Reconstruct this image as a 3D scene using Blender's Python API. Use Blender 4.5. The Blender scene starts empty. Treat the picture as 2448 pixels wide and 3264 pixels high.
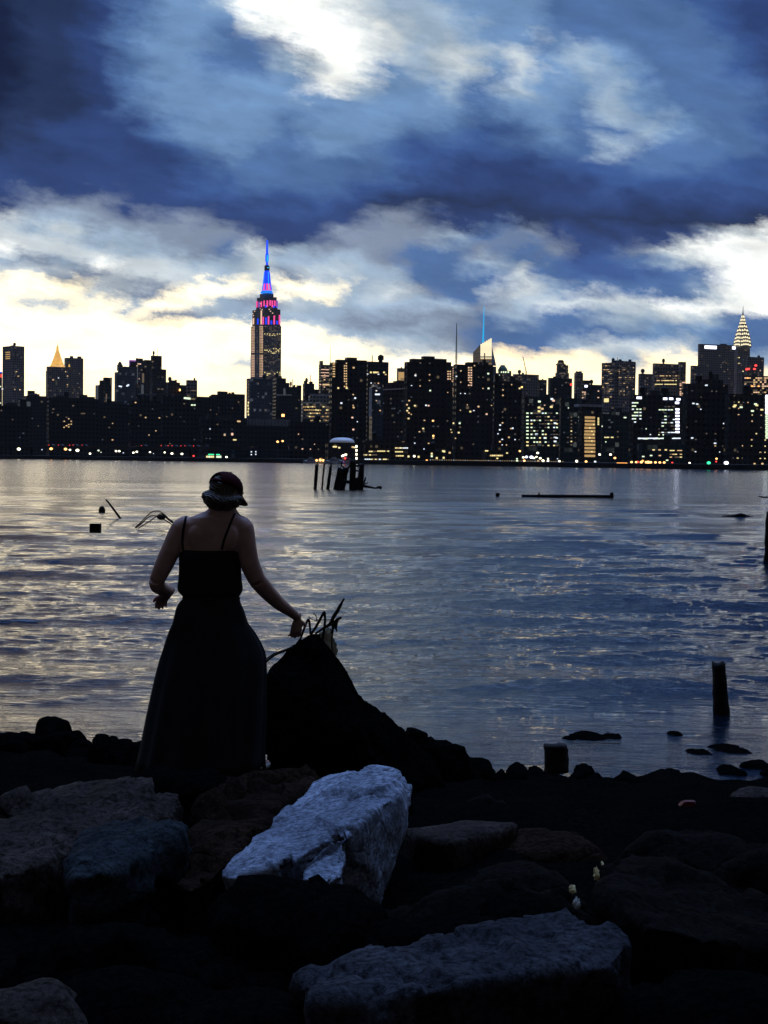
import bpy, bmesh, math, random
import numpy as np
from mathutils import Vector, Matrix, noise
from mathutils.bvhtree import BVHTree
random.seed(7); rng = np.random.default_rng(7)
R = math.radians
S = bpy.context.scene
COL = S.collection

# ------------------------------------------------------------------ camera
F = 4700.0                       # focal length in pixels of the 2448 x 3264 photograph
CAMZ = 3.0; PITCH = R(2.067); ROLL = R(0.70)
cam = bpy.data.cameras.new('camera'); cam_o = bpy.data.objects.new('camera', cam); COL.objects.link(cam_o)
cam.sensor_fit = 'VERTICAL'; cam.sensor_height = 36.0; cam.lens = 36.0 * F / 3264.0
cam.clip_start = 0.1; cam.clip_end = 20000
CM = Matrix.Rotation(R(90) - PITCH, 4, 'X') @ Matrix.Rotation(ROLL, 4, 'Z')
cam_o.matrix_world = Matrix.Translation((0, 0, CAMZ)) @ CM
S.camera = cam_o
C3 = CM.to_3x3(); RIGHT, UP, FWD = C3.col[0].copy(), C3.col[1].copy(), -C3.col[2].copy()
S.view_settings.view_transform = 'Standard'; S.view_settings.look = 'None'
S.view_settings.exposure = 0.0; S.view_settings.gamma = 1.0
S.render.engine = 'CYCLES'
S.cycles.max_bounces = 5; S.cycles.diffuse_bounces = 2; S.cycles.glossy_bounces = 3
S.cycles.caustics_reflective = False; S.cycles.caustics_refractive = False

def ray(px, py):
    return FWD * F + RIGHT * (px - 1224.0) - UP * (py - 1632.0)
def P(px, py, Y):                # the point at forward distance Y seen in direction (px, py)
    d = ray(px, py); return Vector((0, 0, CAMZ)) + d * (Y / d.y)
def ratio(px, py):
    d = ray(px, py); return d.x / d.y
def zat(px, py, Y): return P(px, py, Y).z
def on_water(px, py, z=0.0):     # where a sight line meets height z
    d = ray(px, py); t = (z - CAMZ) / d.z
    return Vector((0, 0, CAMZ)) + d * t

# ------------------------------------------------------------------ sky: dusk clouds as a function of direction
def lin(c, k=1.0):
    return [k * ((v / 255.0) / 12.92 if v <= 10 else (((v / 255.0) + 0.055) / 1.055) ** 2.4) for v in c]
PAL = {'W': [1.12, 1.14, 1.09], 'C': [2.05, 1.74, 1.12], 'Y': [1.85, 1.48, .86],
       'P': lin((206, 216, 222)), 'L': lin((160, 182, 204)), 'S': lin((112, 147, 190)), 'G': lin((128, 142, 164)),
       'M': lin((80, 113, 163)), 'B': lin((58, 88, 146)), 'D': lin((45, 67, 118)), 'N': lin((35, 51, 88)), 'K': lin((18, 30, 62))}
# rows of the sky from high to low: (height, twenty-five numbers of PAL from left to right)
ORDER = ('W', 'C', 'Y', 'P', 'L', 'S', 'G', 'M', 'B', 'D', 'N', 'K')
ROWS = [(-9000, [8, 8, 8, 8, 8, 7, 7, 7, 7, 7, 7, 7, 7, 7, 7, 7, 7, 7, 7, 7, 7, 7, 8, 8, 8]),
        (-2600, [8, 8, 8, 8, 8, 7, 7, 5, 5, 5, 5, 5, 5, 5, 5, 5, 7, 7, 7, 7, 7, 7, 8, 8, 8]),
        (-900, [11, 10, 9, 8, 7, 5, 5, 5, 5, 4, 4, 4, 4, 4, 5, 5, 5, 7, 7, 7, 7, 8, 8, 9, 9]),
        (-250, [11, 10, 9, 8, 7, 5, 5, 5, 4, 3, 0, 0, 0, 3, 3, 4, 5, 5, 5, 7, 7, 8, 8, 9, 10]),
        (0, [11, 10, 10, 9, 7, 5, 5, 4, 0, 0, 0, 3, 4, 4, 5, 5, 5, 7, 7, 7, 7, 8, 8, 9, 9]),
        (59, [11, 10, 10, 9, 7, 5, 5, 5, 0, 0, 0, 3, 4, 4, 4, 5, 5, 7, 7, 7, 7, 7, 8, 9, 9]),
        (118, [11, 10, 10, 9, 7, 5, 5, 7, 3, 0, 0, 0, 3, 4, 4, 5, 5, 7, 7, 7, 7, 7, 8, 9, 9]),
        (177, [11, 10, 10, 9, 7, 5, 5, 7, 7, 6, 0, 0, 3, 4, 3, 4, 3, 5, 4, 5, 7, 7, 7, 8, 9]),
        (236, [11, 10, 10, 9, 7, 5, 5, 7, 7, 4, 0, 0, 5, 4, 3, 5, 3, 5, 4, 5, 7, 7, 7, 8, 9]),
        (295, [11, 10, 10, 9, 7, 5, 5, 5, 5, 5, 0, 4, 5, 5, 4, 7, 4, 5, 5, 4, 5, 7, 7, 7, 9]),
        (354, [11, 10, 10, 9, 7, 5, 5, 5, 5, 5, 5, 5, 5, 5, 5, 7, 5, 5, 7, 4, 5, 7, 7, 7, 8]),
        (413, [11, 10, 9, 9, 9, 7, 5, 5, 5, 7, 5, 5, 5, 7, 7, 8, 7, 5, 7, 7, 4, 5, 7, 7, 8]),
        (472, [10, 10, 9, 9, 9, 8, 7, 5, 7, 7, 5, 5, 7, 8, 8, 8, 8, 7, 7, 4, 7, 7, 7, 7, 8]),
        (531, [9, 9, 9, 9, 9, 9, 8, 7, 7, 7, 7, 7, 7, 8, 9, 9, 9, 8, 8, 8, 7, 7, 7, 8, 8]),
        (590, [9, 9, 9, 9, 9, 9, 8, 8, 7, 7, 7, 8, 8, 9, 9, 9, 9, 9, 9, 8, 8, 8, 8, 8, 8]),
        (649, [9, 6, 6, 6, 9, 9, 9, 9, 8, 8, 8, 9, 10, 10, 10, 10, 10, 9, 9, 9, 9, 9, 9, 9, 9]),
        (708, [3, 4, 4, 6, 6, 6, 6, 9, 9, 9, 9, 9, 6, 6, 9, 9, 10, 10, 10, 10, 10, 10, 10, 10, 10]),
        (753, [3, 3, 3, 4, 4, 6, 6, 6, 9, 9, 9, 6, 6, 6, 4, 7, 6, 9, 9, 9, 9, 9, 6, 3, 0]),
        (797, [0, 3, 3, 3, 4, 4, 6, 7, 3, 4, 6, 6, 6, 7, 7, 6, 7, 6, 9, 8, 6, 3, 0, 0, 0]),
        (841, [4, 6, 4, 0, 3, 3, 4, 4, 3, 4, 4, 4, 6, 7, 7, 4, 7, 7, 8, 8, 7, 4, 3, 0, 0]),
        (885, [3, 3, 6, 6, 3, 3, 3, 4, 3, 6, 3, 4, 4, 7, 7, 7, 3, 7, 8, 8, 8, 7, 7, 0, 0]),
        (930, [1, 1, 1, 3, 6, 6, 1, 1, 3, 1, 1, 4, 3, 6, 7, 7, 3, 4, 7, 7, 7, 7, 4, 0, 0]),
        (974, [1, 3, 3, 1, 4, 1, 3, 4, 6, 3, 4, 4, 4, 4, 4, 6, 4, 3, 3, 3, 3, 0, 0, 0, 0]),
        (1018, [1, 1, 1, 1, 1, 6, 6, 4, 4, 4, 4, 6, 6, 6, 6, 7, 4, 7, 7, 4, 4, 3, 4, 7, 7]),
        (1062, [1, 1, 1, 1, 1, 1, 1, 1, 1, 1, 3, 4, 4, 4, 6, 7, 7, 7, 7, 7, 5, 5, 5, 7, 7]),
        (1107, [1, 1, 1, 1, 1, 1, 1, 1, 1, 1, 1, 1, 3, 3, 6, 7, 7, 7, 4, 3, 3, 3, 5, 7, 7]),
        (1158, [1, 1, 1, 1, 1, 1, 1, 3, 3, 1, 1, 1, 1, 1, 1, 2, 2, 2, 2, 4, 4, 2, 2, 4, 4]),
        (1217, [2, 2, 2, 2, 2, 2, 2, 2, 2, 2, 2, 2, 2, 2, 2, 2, 2, 2, 2, 2, 2, 2, 2, 2, 2])]
W = bpy.data.worlds.new('World'); S.world = W; W.use_nodes = True
nt = W.node_tree; nt.nodes.clear()
class NB:
    def __init__(s, nt): s.nt = nt
    def n(s, t, **kw):
        nd = s.nt.nodes.new(t)
        for k, v in kw.items(): setattr(nd, k, v)
        return nd
    def put(s, sock, v):
        if isinstance(v, bpy.types.NodeSocket): s.nt.links.new(v, sock)
        elif v is not None: sock.default_value = v
    def m(s, op, a, b=None, c=None, clamp=False):
        nd = s.n('ShaderNodeMath', operation=op, use_clamp=clamp)
        s.put(nd.inputs[0], a); s.put(nd.inputs[1], b); s.put(nd.inputs[2], c)
        return nd.outputs[0]
    def mr(s, v, a, b, c=0.0, d=1.0, kind='LINEAR'):
        nd = s.n('ShaderNodeMapRange', interpolation_type=kind, clamp=True)
        for i, x in enumerate((v, a, b, c, d)): s.put(nd.inputs[i], x)
        return nd.outputs[0]
    def noise(s, vec, scale, detail=4, rough=0.55, dist=0.0):
        nd = s.n('ShaderNodeTexNoise'); s.put(nd.inputs['Vector'], vec)
        nd.inputs['Scale'].default_value = scale; nd.inputs['Detail'].default_value = detail
        nd.inputs['Roughness'].default_value = rough; nd.inputs['Distortion'].default_value = dist
        return nd.outputs['Fac'], nd.outputs['Color']
    def ramp(s, v, stops, interp='LINEAR'):
        nd = s.n('ShaderNodeValToRGB'); cr = nd.color_ramp; cr.interpolation = interp
        while len(cr.elements) > 1: cr.elements.remove(cr.elements[-1])
        cr.elements[0].position = stops[0][0]; cr.elements[0].color = (*stops[0][1][:3], 1)
        for p, c in stops[1:]:
            e = cr.elements.new(p); e.color = (*c[:3], 1)
        s.put(nd.inputs[0], v); return nd.outputs[0]
    def mix(s, f, a, b, mode='MIX'):
        nd = s.n('ShaderNodeMix', data_type='RGBA', blend_type=mode)
        s.put(nd.inputs[0], f); s.put(nd.inputs[6], a); s.put(nd.inputs[7], b)
        return nd.outputs[2]
    def comb(s, x, y, z):
        nd = s.n('ShaderNodeCombineXYZ')
        for i, v in enumerate((x, y, z)): s.put(nd.inputs[i], v)
        return nd.outputs[0]
    def sep(s, v):
        nd = s.n('ShaderNodeSeparateXYZ'); s.put(nd.inputs[0], v); return nd.outputs
b = NB(nt)
tc = b.n('ShaderNodeTexCoord').outputs['Generated']
dx, dy, dz = b.sep(tc)
yy = b.m('MAXIMUM', dy, 0.12)
h = b.m('DIVIDE', dx, yy); e = b.m('DIVIDE', dz, yy)
es = b.m('MULTIPLY_ADD', h, 0.16, e)          # cloud streaks sink gently towards the right
nvec = b.comb(b.m('MULTIPLY', h, 7.0), b.m('MULTIPLY', es, 19.0), 0.0)
nf, nc = b.noise(nvec, 2.4, 10, 0.60)
nr = b.sep(nc)
fine_f, _ = b.noise(b.comb(b.m('MULTIPLY', h, 12.0), b.m('MULTIPLY', es, 30.0), 3.1), 1.5, 9, 0.60, 0.3)
u = b.m('MULTIPLY_ADD', h, F, 1224.0)
v = b.m('MULTIPLY_ADD', e, -F, 1462.4)
v = b.m('ADD', v, b.m('MULTIPLY', h, F * math.tan(ROLL)))
low = b.mr(v, 600, 1250, 1.0, 0.55)
u = b.m('ADD', u, b.m('MULTIPLY', b.m('SUBTRACT', nr[0], 0.5), 330.0))
v = b.m('ADD', v, b.m('MULTIPLY', b.m('MULTIPLY', b.m('SUBTRACT', nr[1], 0.5), 200.0), low))
_, n2 = b.noise(b.comb(b.m('MULTIPLY', h, 22.0), b.m('MULTIPLY', es, 34.0), 7.7), 2.4, 9, 0.70)      # ragged edges
n2s = b.sep(n2)
u = b.m('ADD', u, b.m('MULTIPLY', b.m('SUBTRACT', n2s[0], 0.5), 150.0))
v = b.m('ADD', v, b.m('MULTIPLY', b.m('SUBTRACT', n2s[1], 0.5), 95.0))
fu = b.m('DIVIDE', u, 2448.0, clamp=True)
rows = []
for y, s in ROWS:
    assert len(s) == 25, (y, len(s))
    rows.append((y, b.ramp(fu, [(i / 24.0, PAL[ORDER[ch]]) for i, ch in enumerate(s)], 'LINEAR')))
col = rows[0][1]
for i in range(1, len(rows)):
    col = b.mix(b.mr(v, rows[i - 1][0], rows[i][0]), col, rows[i][1])
# cloud texture, stronger in the dark bank
tex = b.m('MULTIPLY_ADD', b.m('SUBTRACT', fine_f, 0.5), 0.95, 1.0)
tex = b.m('MULTIPLY_ADD', b.m('SUBTRACT', nf, 0.5), 0.35, tex)
col = b.mix(1.0, col, b.comb(tex, tex, tex), 'MULTIPLY')
# the sky behind the viewer is already night-dark
side = b.mr(b.m('ABSOLUTE', b.m('ADD', h, 0.12)), 0.5, 1.3, kind='SMOOTHSTEP')
col = b.mix(side, col, (0.05, 0.08, 0.15, 1))
over = b.mr(dz, 0.70, 0.92, kind='SMOOTHSTEP')            # unseen bright blue zenith, added to light the rock tops
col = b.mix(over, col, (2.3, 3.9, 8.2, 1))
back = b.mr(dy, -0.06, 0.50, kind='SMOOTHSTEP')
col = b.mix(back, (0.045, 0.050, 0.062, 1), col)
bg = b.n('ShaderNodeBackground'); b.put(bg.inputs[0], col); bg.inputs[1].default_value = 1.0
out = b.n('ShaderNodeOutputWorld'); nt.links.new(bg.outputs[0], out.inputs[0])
W.cycles.sampling_method = 'MANUAL'; W.cycles.sample_map_resolution = 512
# the last of the sun, low behind the city and spread wide by the cloud
sl = bpy.data.lights.new('sun', 'SUN'); sl.energy = 0.06; sl.angle = R(25); sl.color = (1, .82, .6)
so = bpy.data.objects.new('sun', sl); COL.objects.link(so)
so.rotation_euler = Vector((-0.25, 0.95, 0.10)).to_track_quat('Z', 'Y').to_euler()

# ------------------------------------------------------------------ helpers
def tag(o, label=None, cat=None, group=None, kind=None):
    if label: o['label'] = label
    if cat: o['category'] = cat
    if group: o['group'] = group
    if kind: o['kind'] = kind
    return o
def mesh_obj(name, me, mat=None, parent=None, loc=None, rot=None, scale=None):
    if mat is not None and len(me.materials) == 0: me.materials.append(mat)
    o = bpy.data.objects.new(name, me); COL.objects.link(o)
    if parent is not None: o.parent = parent
    if loc is not None: o.location = loc
    if rot is not None: o.rotation_euler = rot
    if scale is not None: o.scale = scale
    return o
def empty(name, loc, rz=0.0):
    o = bpy.data.objects.new(name, None); COL.objects.link(o); o.location = loc; o.rotation_euler = (0, 0, rz)
    o.empty_display_size = 0.2; return o
def bm_mesh(bm, name='m', smooth=False):
    bmesh.ops.recalc_face_normals(bm, faces=bm.faces)
    me = bpy.data.meshes.new(name); bm.to_mesh(me); bm.free()
    if smooth:
        for p in me.polygons: p.use_smooth = True
    return me
def add_box(bm, x0, x1, y0, y1, z0, z1, top=None):
    t = top or (x0, x1, y0, y1)
    vs = [bm.verts.new(c) for c in ((x0, y0, z0), (x1, y0, z0), (x1, y1, z0), (x0, y1, z0),
                                    (t[0], t[2], z1), (t[1], t[2], z1), (t[1], t[3], z1), (t[0], t[3], z1))]
    for f in ((0, 3, 2, 1), (4, 5, 6, 7), (0, 1, 5, 4), (1, 2, 6, 5), (2, 3, 7, 6), (3, 0, 4, 7)):
        bm.faces.new([vs[i] for i in f])
def add_tube(bm, pts, rad, seg=8, flat=None):
    """tube through pts with radius per point; flat = (second radius factor, direction of the thin axis)"""
    pts = [Vector(p) for p in pts]
    if not hasattr(rad, '__len__'): rad = [rad] * len(pts)
    rings = []; prev = None
    for i, p in enumerate(pts):
        t = (pts[min(i + 1, len(pts) - 1)] - pts[max(i - 1, 0)]).normalized()
        if flat is not None: n = flat[1] - t * flat[1].dot(t)
        elif prev is None: n = t.orthogonal()
        else: n = prev - t * prev.dot(t)
        n.normalize(); prev = n; bn = t.cross(n)
        k = flat[0] if flat is not None else 1.0
        rings.append([bm.verts.new(p + (n * (math.cos(a) * k) + bn * math.sin(a)) * rad[i]) for a in [2 * math.pi * j / seg for j in range(seg)]])
    for a, c in zip(rings, rings[1:]):
        for j in range(seg): bm.faces.new((a[j], a[(j + 1) % seg], c[(j + 1) % seg], c[j]))
    for ring, s in ((rings[0], -1), (rings[-1], 1)):
        bm.faces.new(ring if s > 0 else ring[::-1])
def add_ball(bm, c, r, M=None, u=20, v=14):
    ret = bmesh.ops.create_uvsphere(bm, u_segments=u, v_segments=v, radius=1.0)
    sc = Matrix.Diagonal((*(r if hasattr(r, '__len__') else (r, r, r)), 1))
    bmesh.ops.transform(bm, matrix=Matrix.Translation(c) @ (M.to_4x4() if M else Matrix()) @ sc, verts=ret['verts'])
def chain(pts, n=4):             # Catmull-Rom resampling
    pts = [Vector(p) for p in pts]; out = []
    for i in range(len(pts) - 1):
        p0 = pts[max(i - 1, 0)]; p1 = pts[i]; p2 = pts[i + 1]; p3 = pts[min(i + 2, len(pts) - 1)]
        for k in range(n):
            t = k / n
            out.append(0.5 * ((2 * p1) + (p2 - p0) * t + (2 * p0 - 5 * p1 + 4 * p2 - p3) * t * t + (3 * p1 - p0 - 3 * p2 + p3) * t ** 3))
    out.append(pts[-1]); return out
def lerp_list(r, n=4):
    out = []
    for a, c in zip(r, r[1:]): out += [a + (c - a) * k / n for k in range(n)]
    return out + [r[-1]]
def remeshed(bm, voxel, smooth=4, name='m'):
    me = bm_mesh(bm, name); o = bpy.data.objects.new('tmp', me); COL.objects.link(o)
    md = o.modifiers.new('r', 'REMESH'); md.mode = 'VOXEL'; md.voxel_size = voxel
    if smooth:
        sm = o.modifiers.new('s', 'SMOOTH'); sm.iterations = smooth; sm.factor = 0.5
    dg = bpy.context.evaluated_depsgraph_get(); dg.update()
    new = bpy.data.meshes.new_from_object(o.evaluated_get(dg)); bpy.data.objects.remove(o); bpy.data.meshes.remove(me)
    new.name = name
    for p in new.polygons: p.use_smooth = True
    return new

# ------------------------------------------------------------------ materials
def mat_new(name):
    m = bpy.data.materials.new(name); m.use_nodes = True; m.node_tree.nodes.clear()
    bb = NB(m.node_tree); pr = bb.n('ShaderNodeBsdfPrincipled'); o = bb.n('ShaderNodeOutputMaterial')
    m.node_tree.links.new(pr.outputs[0], o.inputs[0]); return m, bb, pr
def mat_plain(name, c, rough=0.8, c2=None, scale=3.0, bump=0.0, spec=0.3, metal=0.0, coat=None, bscale=None):
    m, bb, pr = mat_new(name)
    co = bb.n('ShaderNodeTexCoord').outputs['Object']
    c2 = c2 or [v * 0.6 for v in c]
    f, _ = bb.noise(co, scale, 6, 0.6)
    cc = bb.ramp(f, [(0.35, c2), (0.62, c)])
    bb.put(pr.inputs['Base Color'], cc)
    pr.inputs['Roughness'].default_value = rough; pr.inputs['Specular IOR Level'].default_value = spec
    pr.inputs['Metallic'].default_value = metal
    if bump:
        f2, _ = bb.noise(co, bscale or scale * 4, 8, 0.65)
        bn = bb.n('ShaderNodeBump'); bn.inputs['Strength'].default_value = bump; bn.inputs['Distance'].default_value = 0.02
        bb.put(bn.inputs['Height'], f2); bb.put(pr.inputs['Normal'], bn.outputs[0])
    return m
def mat_emit(name, c, k):
    m = bpy.data.materials.new(name); m.use_nodes = True; m.node_tree.nodes.clear()
    bb = NB(m.node_tree); em = bb.n('ShaderNodeEmission'); o = bb.n('ShaderNodeOutputMaterial')
    em.inputs[0].default_value = (*c, 1); em.inputs[1].default_value = k
    m.node_tree.links.new(em.outputs[0], o.inputs[0]); m.cycles.emission_sampling = 'NONE'; return m
LIT = {'w': mat_emit('lit_warm', (1, .66, .32), .8), 'y': mat_emit('lit_yellow', (1, .82, .36), 1.1),
       'p': mat_emit('lit_peach', (1, .62, .42), 1.0), 'g': mat_emit('lit_greenish', (.82, 1, .68), 1.2),
       'c': mat_emit('lit_cool', (.80, .90, 1), 1.2), 'b': mat_emit('lit_blue_white', (.78, .80, 1), 3.0),
       'd': mat_emit('lit_dim', (1, .74, .5), 0.13), 'e': mat_emit('lit_dim_cool', (.6, .68, .8), 0.09),
       'r': mat_emit('lit_red', (1, .06, .05), 1.6), 'o': mat_emit('lit_orange', (1, .38, .10), 2.4),
       'W': mat_emit('lamp_white', (1, .93, .66), 4.0), 'G': mat_emit('lamp_green', (.05, .9, .35), 2.0),
       'O': mat_emit('lamp_orange', (1, .48, .14), 4.0), 'R': mat_emit('lamp_red', (1, .05, .04), 3.0),
       'm': mat_emit('flood_magenta', (.95, .07, .34), 1.15), 'B': mat_emit('flood_blue', (.012, .05, .95), 1.3),
       'k': mat_emit('flood_sky_blue', (.01, .20, 1), 1.3), 'n': mat_emit('flood_cyan', (.01, .50, .95), 1.0),
       'a': mat_emit('amber_wall', (1, .62, .25), 0.50), 'V': mat_emit('flood_violet', (.55, .18, .9), .55),
       'Y': mat_emit('gold_light', (1, .56, .12), 0.85), 'i': mat_emit('crown_light', (1, .86, .55), 1.5)}
def facade(name, wall, glass, lit=0.03, litc=(1, .75, .45), k=0.25, cw=3.4, ch=3.6, fw=0.5, fh=0.45):
    """wall with a grid of window panes; a few rooms are dimly lit"""
    m, bb, pr = mat_new(name)
    co = bb.n('ShaderNodeTexCoord').outputs['Object']
    x, y, z = bb.sep(co)
    uu = bb.m('DIVIDE', bb.m('ADD', x, y), cw); vv = bb.m('DIVIDE', z, ch)
    fu = bb.m('FRACT', uu); fv = bb.m('FRACT', vv)
    win = bb.m('MULTIPLY', bb.m('LESS_THAN', fu, fw), bb.m('LESS_THAN', fv, fh))
    geo = bb.n('ShaderNodeNewGeometry'); nz = bb.sep(geo.outputs['Normal'])[2]
    win = bb.m('MULTIPLY', win, bb.m('LESS_THAN', nz, 0.5))
    wn = bb.n('ShaderNodeTexWhiteNoise', noise_dimensions='3D')
    bb.put(wn.inputs['Vector'], bb.comb(bb.m('FLOOR', uu), bb.m('FLOOR', vv), 4.0))
    f, _ = bb.noise(co, 0.05, 4)
    wc = bb.mix(f, [v * .7 for v in wall] + [1], [v * 1.2 for v in wall] + [1])
    bb.put(pr.inputs['Base Color'], bb.mix(win, wc, (*glass, 1)))
    bb.put(pr.inputs['Roughness'], bb.mr(win, 0, 1, 0.85, 0.25))
    pr.inputs['Specular IOR Level'].default_value = 0.3
    on = bb.m('MULTIPLY', win, bb.m('LESS_THAN', wn.outputs['Value'], lit))
    pr.inputs['Emission Color'].default_value = (*litc, 1)
    bb.put(pr.inputs['Emission Strength'], bb.m('MULTIPLY', bb.m('MULTIPLY', on, k), bb.mr(wn.outputs['Value'], 0, lit, 0.2, 1.0)))
    m.cycles.emission_sampling = 'NONE'
    return m
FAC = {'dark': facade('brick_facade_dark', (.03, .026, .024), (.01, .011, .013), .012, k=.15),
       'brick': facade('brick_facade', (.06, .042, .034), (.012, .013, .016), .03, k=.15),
       'stone': facade('stone_facade', (.30, .26, .25), (.03, .032, .036), .08, k=.13, fw=.55, fh=.5),
       'pale': facade('pale_facade', (.40, .39, .38), (.03, .035, .045), .08, k=.15, fw=.6, fh=.5),
       'glass': facade('glass_facade', (.10, .12, .17), (.06, .08, .12), .08, (.8, .85, 1), .07, fw=.86, fh=.8),
       'teal': facade('teal_glass_facade', (.025, .04, .045), (.015, .03, .036), .06, (.8, .95, .9), .06, fw=.86, fh=.8),
       'office': facade('office_facade', (.10, .085, .075), (.02, .02, .022), .35, (1, .8, .5), .16, cw=3, ch=3.9, fw=.8, fh=.45)}
M_roof = mat_plain('roof_metal', (.05, .05, .055), .6)
M_white = mat_plain('white_membrane', (.62, .62, .66), .6, scale=.3)
M_gold = mat_plain('gilded_roof', (.75, .45, .10), .35, metal=.6, scale=.2)
M_green = mat_plain('green_copper', (.10, .26, .19), .5, scale=.3)
M_steel = mat_plain('weathered_steel', (.05, .055, .055), .6, scale=.5)
M_wood = mat_plain('wet_old_wood', (.022, .019, .017), .8, scale=4, bump=.6, spec=.15)
M_rust = mat_plain('rusty_iron', (.03, .02, .015), .8, scale=30, bump=.6, bscale=120, spec=.15)
M_asph = mat_plain('asphalt', (.05, .05, .052), .9, scale=.4)
M_bulk = mat_plain('bulkhead_timber', (.022, .02, .02), .9, scale=.6)
M_car = [mat_plain('car_paint_grey', (.08, .08, .09), .4), mat_plain('car_paint_dark', (.02, .02, .03), .4), mat_plain('car_paint_white', (.4, .4, .4), .4)]
M_tyre = mat_plain('tyre_rubber', (.02, .02, .02), .9)
M_hull = mat_plain('boat_hull_paint', (.50, .55, .66), .4, scale=.4)
M_glass = mat_plain('boat_glass', (.02, .03, .04), .15)

# unit quad box for panes
_bm = bmesh.new(); add_box(_bm, -.5, .5, -.5, .5, -.5, .5); _unit = bm_mesh(_bm, 'pane_box')
UNIT = {}
def unit(mkey):
    if mkey not in UNIT:
        me = _unit.copy(); me.materials.append(LIT[mkey]); UNIT[mkey] = me
    return UNIT[mkey]

# ------------------------------------------------------------------ ground, far bank and water (setting)
def shore_y(x): return 640.0 + (167.0 - x) * 0.79   # far waterline runs obliquely
GZ = 2.3
bm = bmesh.new()
xs_ = [-1400, -700, -253, 0, 167, 500, 900]
front = [bm.verts.new((x, max(shore_y(x), 120), GZ)) for x in xs_]
frontb = [bm.verts.new((x, max(shore_y(x), 120), -3)) for x in xs_]
backv = [bm.verts.new((x * 1.6, 3300, GZ)) for x in xs_]
for i in range(len(xs_) - 1):
    bm.faces.new((front[i], front[i + 1], backv[i + 1], backv[i])); bm.faces.new((frontb[i], frontb[i + 1], front[i + 1], front[i]))
tag(mesh_obj('far_bank_ground', bm_mesh(bm), M_bulk), kind='structure')

def build_water():
    rows = []; py = 1080.0                           # rows closer together far away
    while py > 13.0: rows.append(3.0 * F / py); py -= 1.25
    rows += [1100.0, 1300.0, 1500.0]
    rows = np.array(rows)
    t = np.concatenate([[-1.6, -.9], np.linspace(-.42, .42, 900), [.9, 1.6]])
    Yg, Tg = np.meshgrid(rows, t, indexing='ij'); Xg = Yg * Tg
    dr = np.gradient(rows)[:, None] * np.ones_like(Xg); dxs = Yg * (.84 / 899)
    Z = np.zeros_like(Xg)
    for k in range(140):
        lam = math.exp(rng.uniform(math.log(.22), math.log(15)))
        th = rng.normal(0.05, 0.50 if lam < 1.2 else 0.30 if lam < 3 else 0.16); kx = math.sin(th) * 2 * math.pi / lam; ky = math.cos(th) * 2 * math.pi / lam
        lay = lam / max(abs(math.cos(th)), .2)
        s = 0.029 if lam < 1.3 else 0.022 if lam < 6 else 0.012
        amp = s * lam / (2 * math.pi)
        att = np.clip((lay / (dr * 2.4) - 1.0), 0, 1) * np.clip((lam / max(abs(math.sin(th)), .05) / (dxs * 2.4) - 1), 0, 1)
        # groups of waves: slow modulation so crests are short and broken
        mph = rng.uniform(0, 6.28, 2); ml = lam * rng.uniform(3, 7)
        mod = 0.55 + 0.45 * np.sin(Xg * 2 * math.pi / ml * 1.0 + mph[0] + 2.1 * np.sin(Yg * 2 * math.pi / (ml * 1.7) + mph[1]))
        Z += amp * att * mod * np.sin(kx * Xg + ky * Yg + rng.uniform(0, 6.28))
    calm = np.clip((Yg - 13.5) / 9.0, 0.25, 1.0)      # smoother in the shelter of the rocks
    Z *= calm * np.where(np.abs(Tg) > .43, 0, 1)
    nr_, nc_ = Xg.shape
    me = bpy.data.meshes.new('water'); V = np.stack([Xg, Yg, Z], -1).reshape(-1, 3)
    idx = np.arange(nr_ * nc_).reshape(nr_, nc_)
    q = np.stack([idx[:-1, :-1], idx[:-1, 1:], idx[1:, 1:], idx[1:, :-1]], -1).reshape(-1, 4)
    me.vertices.add(len(V)); me.vertices.foreach_set('co', V.astype(np.float32).ravel())
    me.loops.add(q.size); me.loops.foreach_set('vertex_index', q.astype(np.int32).ravel())
    me.polygons.add(len(q)); me.polygons.foreach_set('loop_start', np.arange(0, q.size, 4, dtype=np.int32))
    me.polygons.foreach_set('use_smooth', np.ones(len(q), dtype=bool)); me.update()
    m, bb, pr = mat_new('river_water')
    co = bb.n('ShaderNodeTexCoord').outputs['Object']; x, y, z = bb.sep(co)
    pr.inputs['Base Color'].default_value = (.004, .008, .014, 1); pr.inputs['IOR'].default_value = 1.34
    inv = bb.m('DIVIDE', 100.0, bb.m('MAXIMUM', y, 5.0))
    pf, _ = bb.noise(bb.comb(bb.m('MULTIPLY', x, .012), bb.m('MULTIPLY', y, .05), 0), 1.0, 4, .6)
    rb = bb.mr(inv, 2.2, 0.4, .02, .14)
    bb.put(pr.inputs['Roughness'], bb.m('MULTIPLY', rb, bb.mr(pf, .3, .7, .75, 1.25)))
    nv = bb.comb(bb.m('MULTIPLY', x, .9), bb.m('MULTIPLY', y, 2.4), 0)
    f1, _ = bb.noise(nv, 2.6, 5, .62)
    f2, _ = bb.noise(bb.comb(bb.m('MULTIPLY', x, .09), bb.m('MULTIPLY', y, .30), 3), 1.0, 5, .66)
    bn = bb.n('ShaderNodeBump'); bn.inputs['Distance'].default_value = .06
    bn.inputs['Strength'].default_value = .55
    bb.put(bn.inputs['Height'], f1)
    bn2 = bb.n('ShaderNodeBump'); bn2.inputs['Distance'].default_value = .16; bn2.inputs['Strength'].default_value = .9
    bb.put(bn2.inputs['Height'], f2); bb.put(bn2.inputs['Normal'], bn.outputs[0])
    bb.put(pr.inputs['Normal'], bn2.outputs[0])
    tag(mesh_obj('water', me, m), kind='structure')
build_water()

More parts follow.
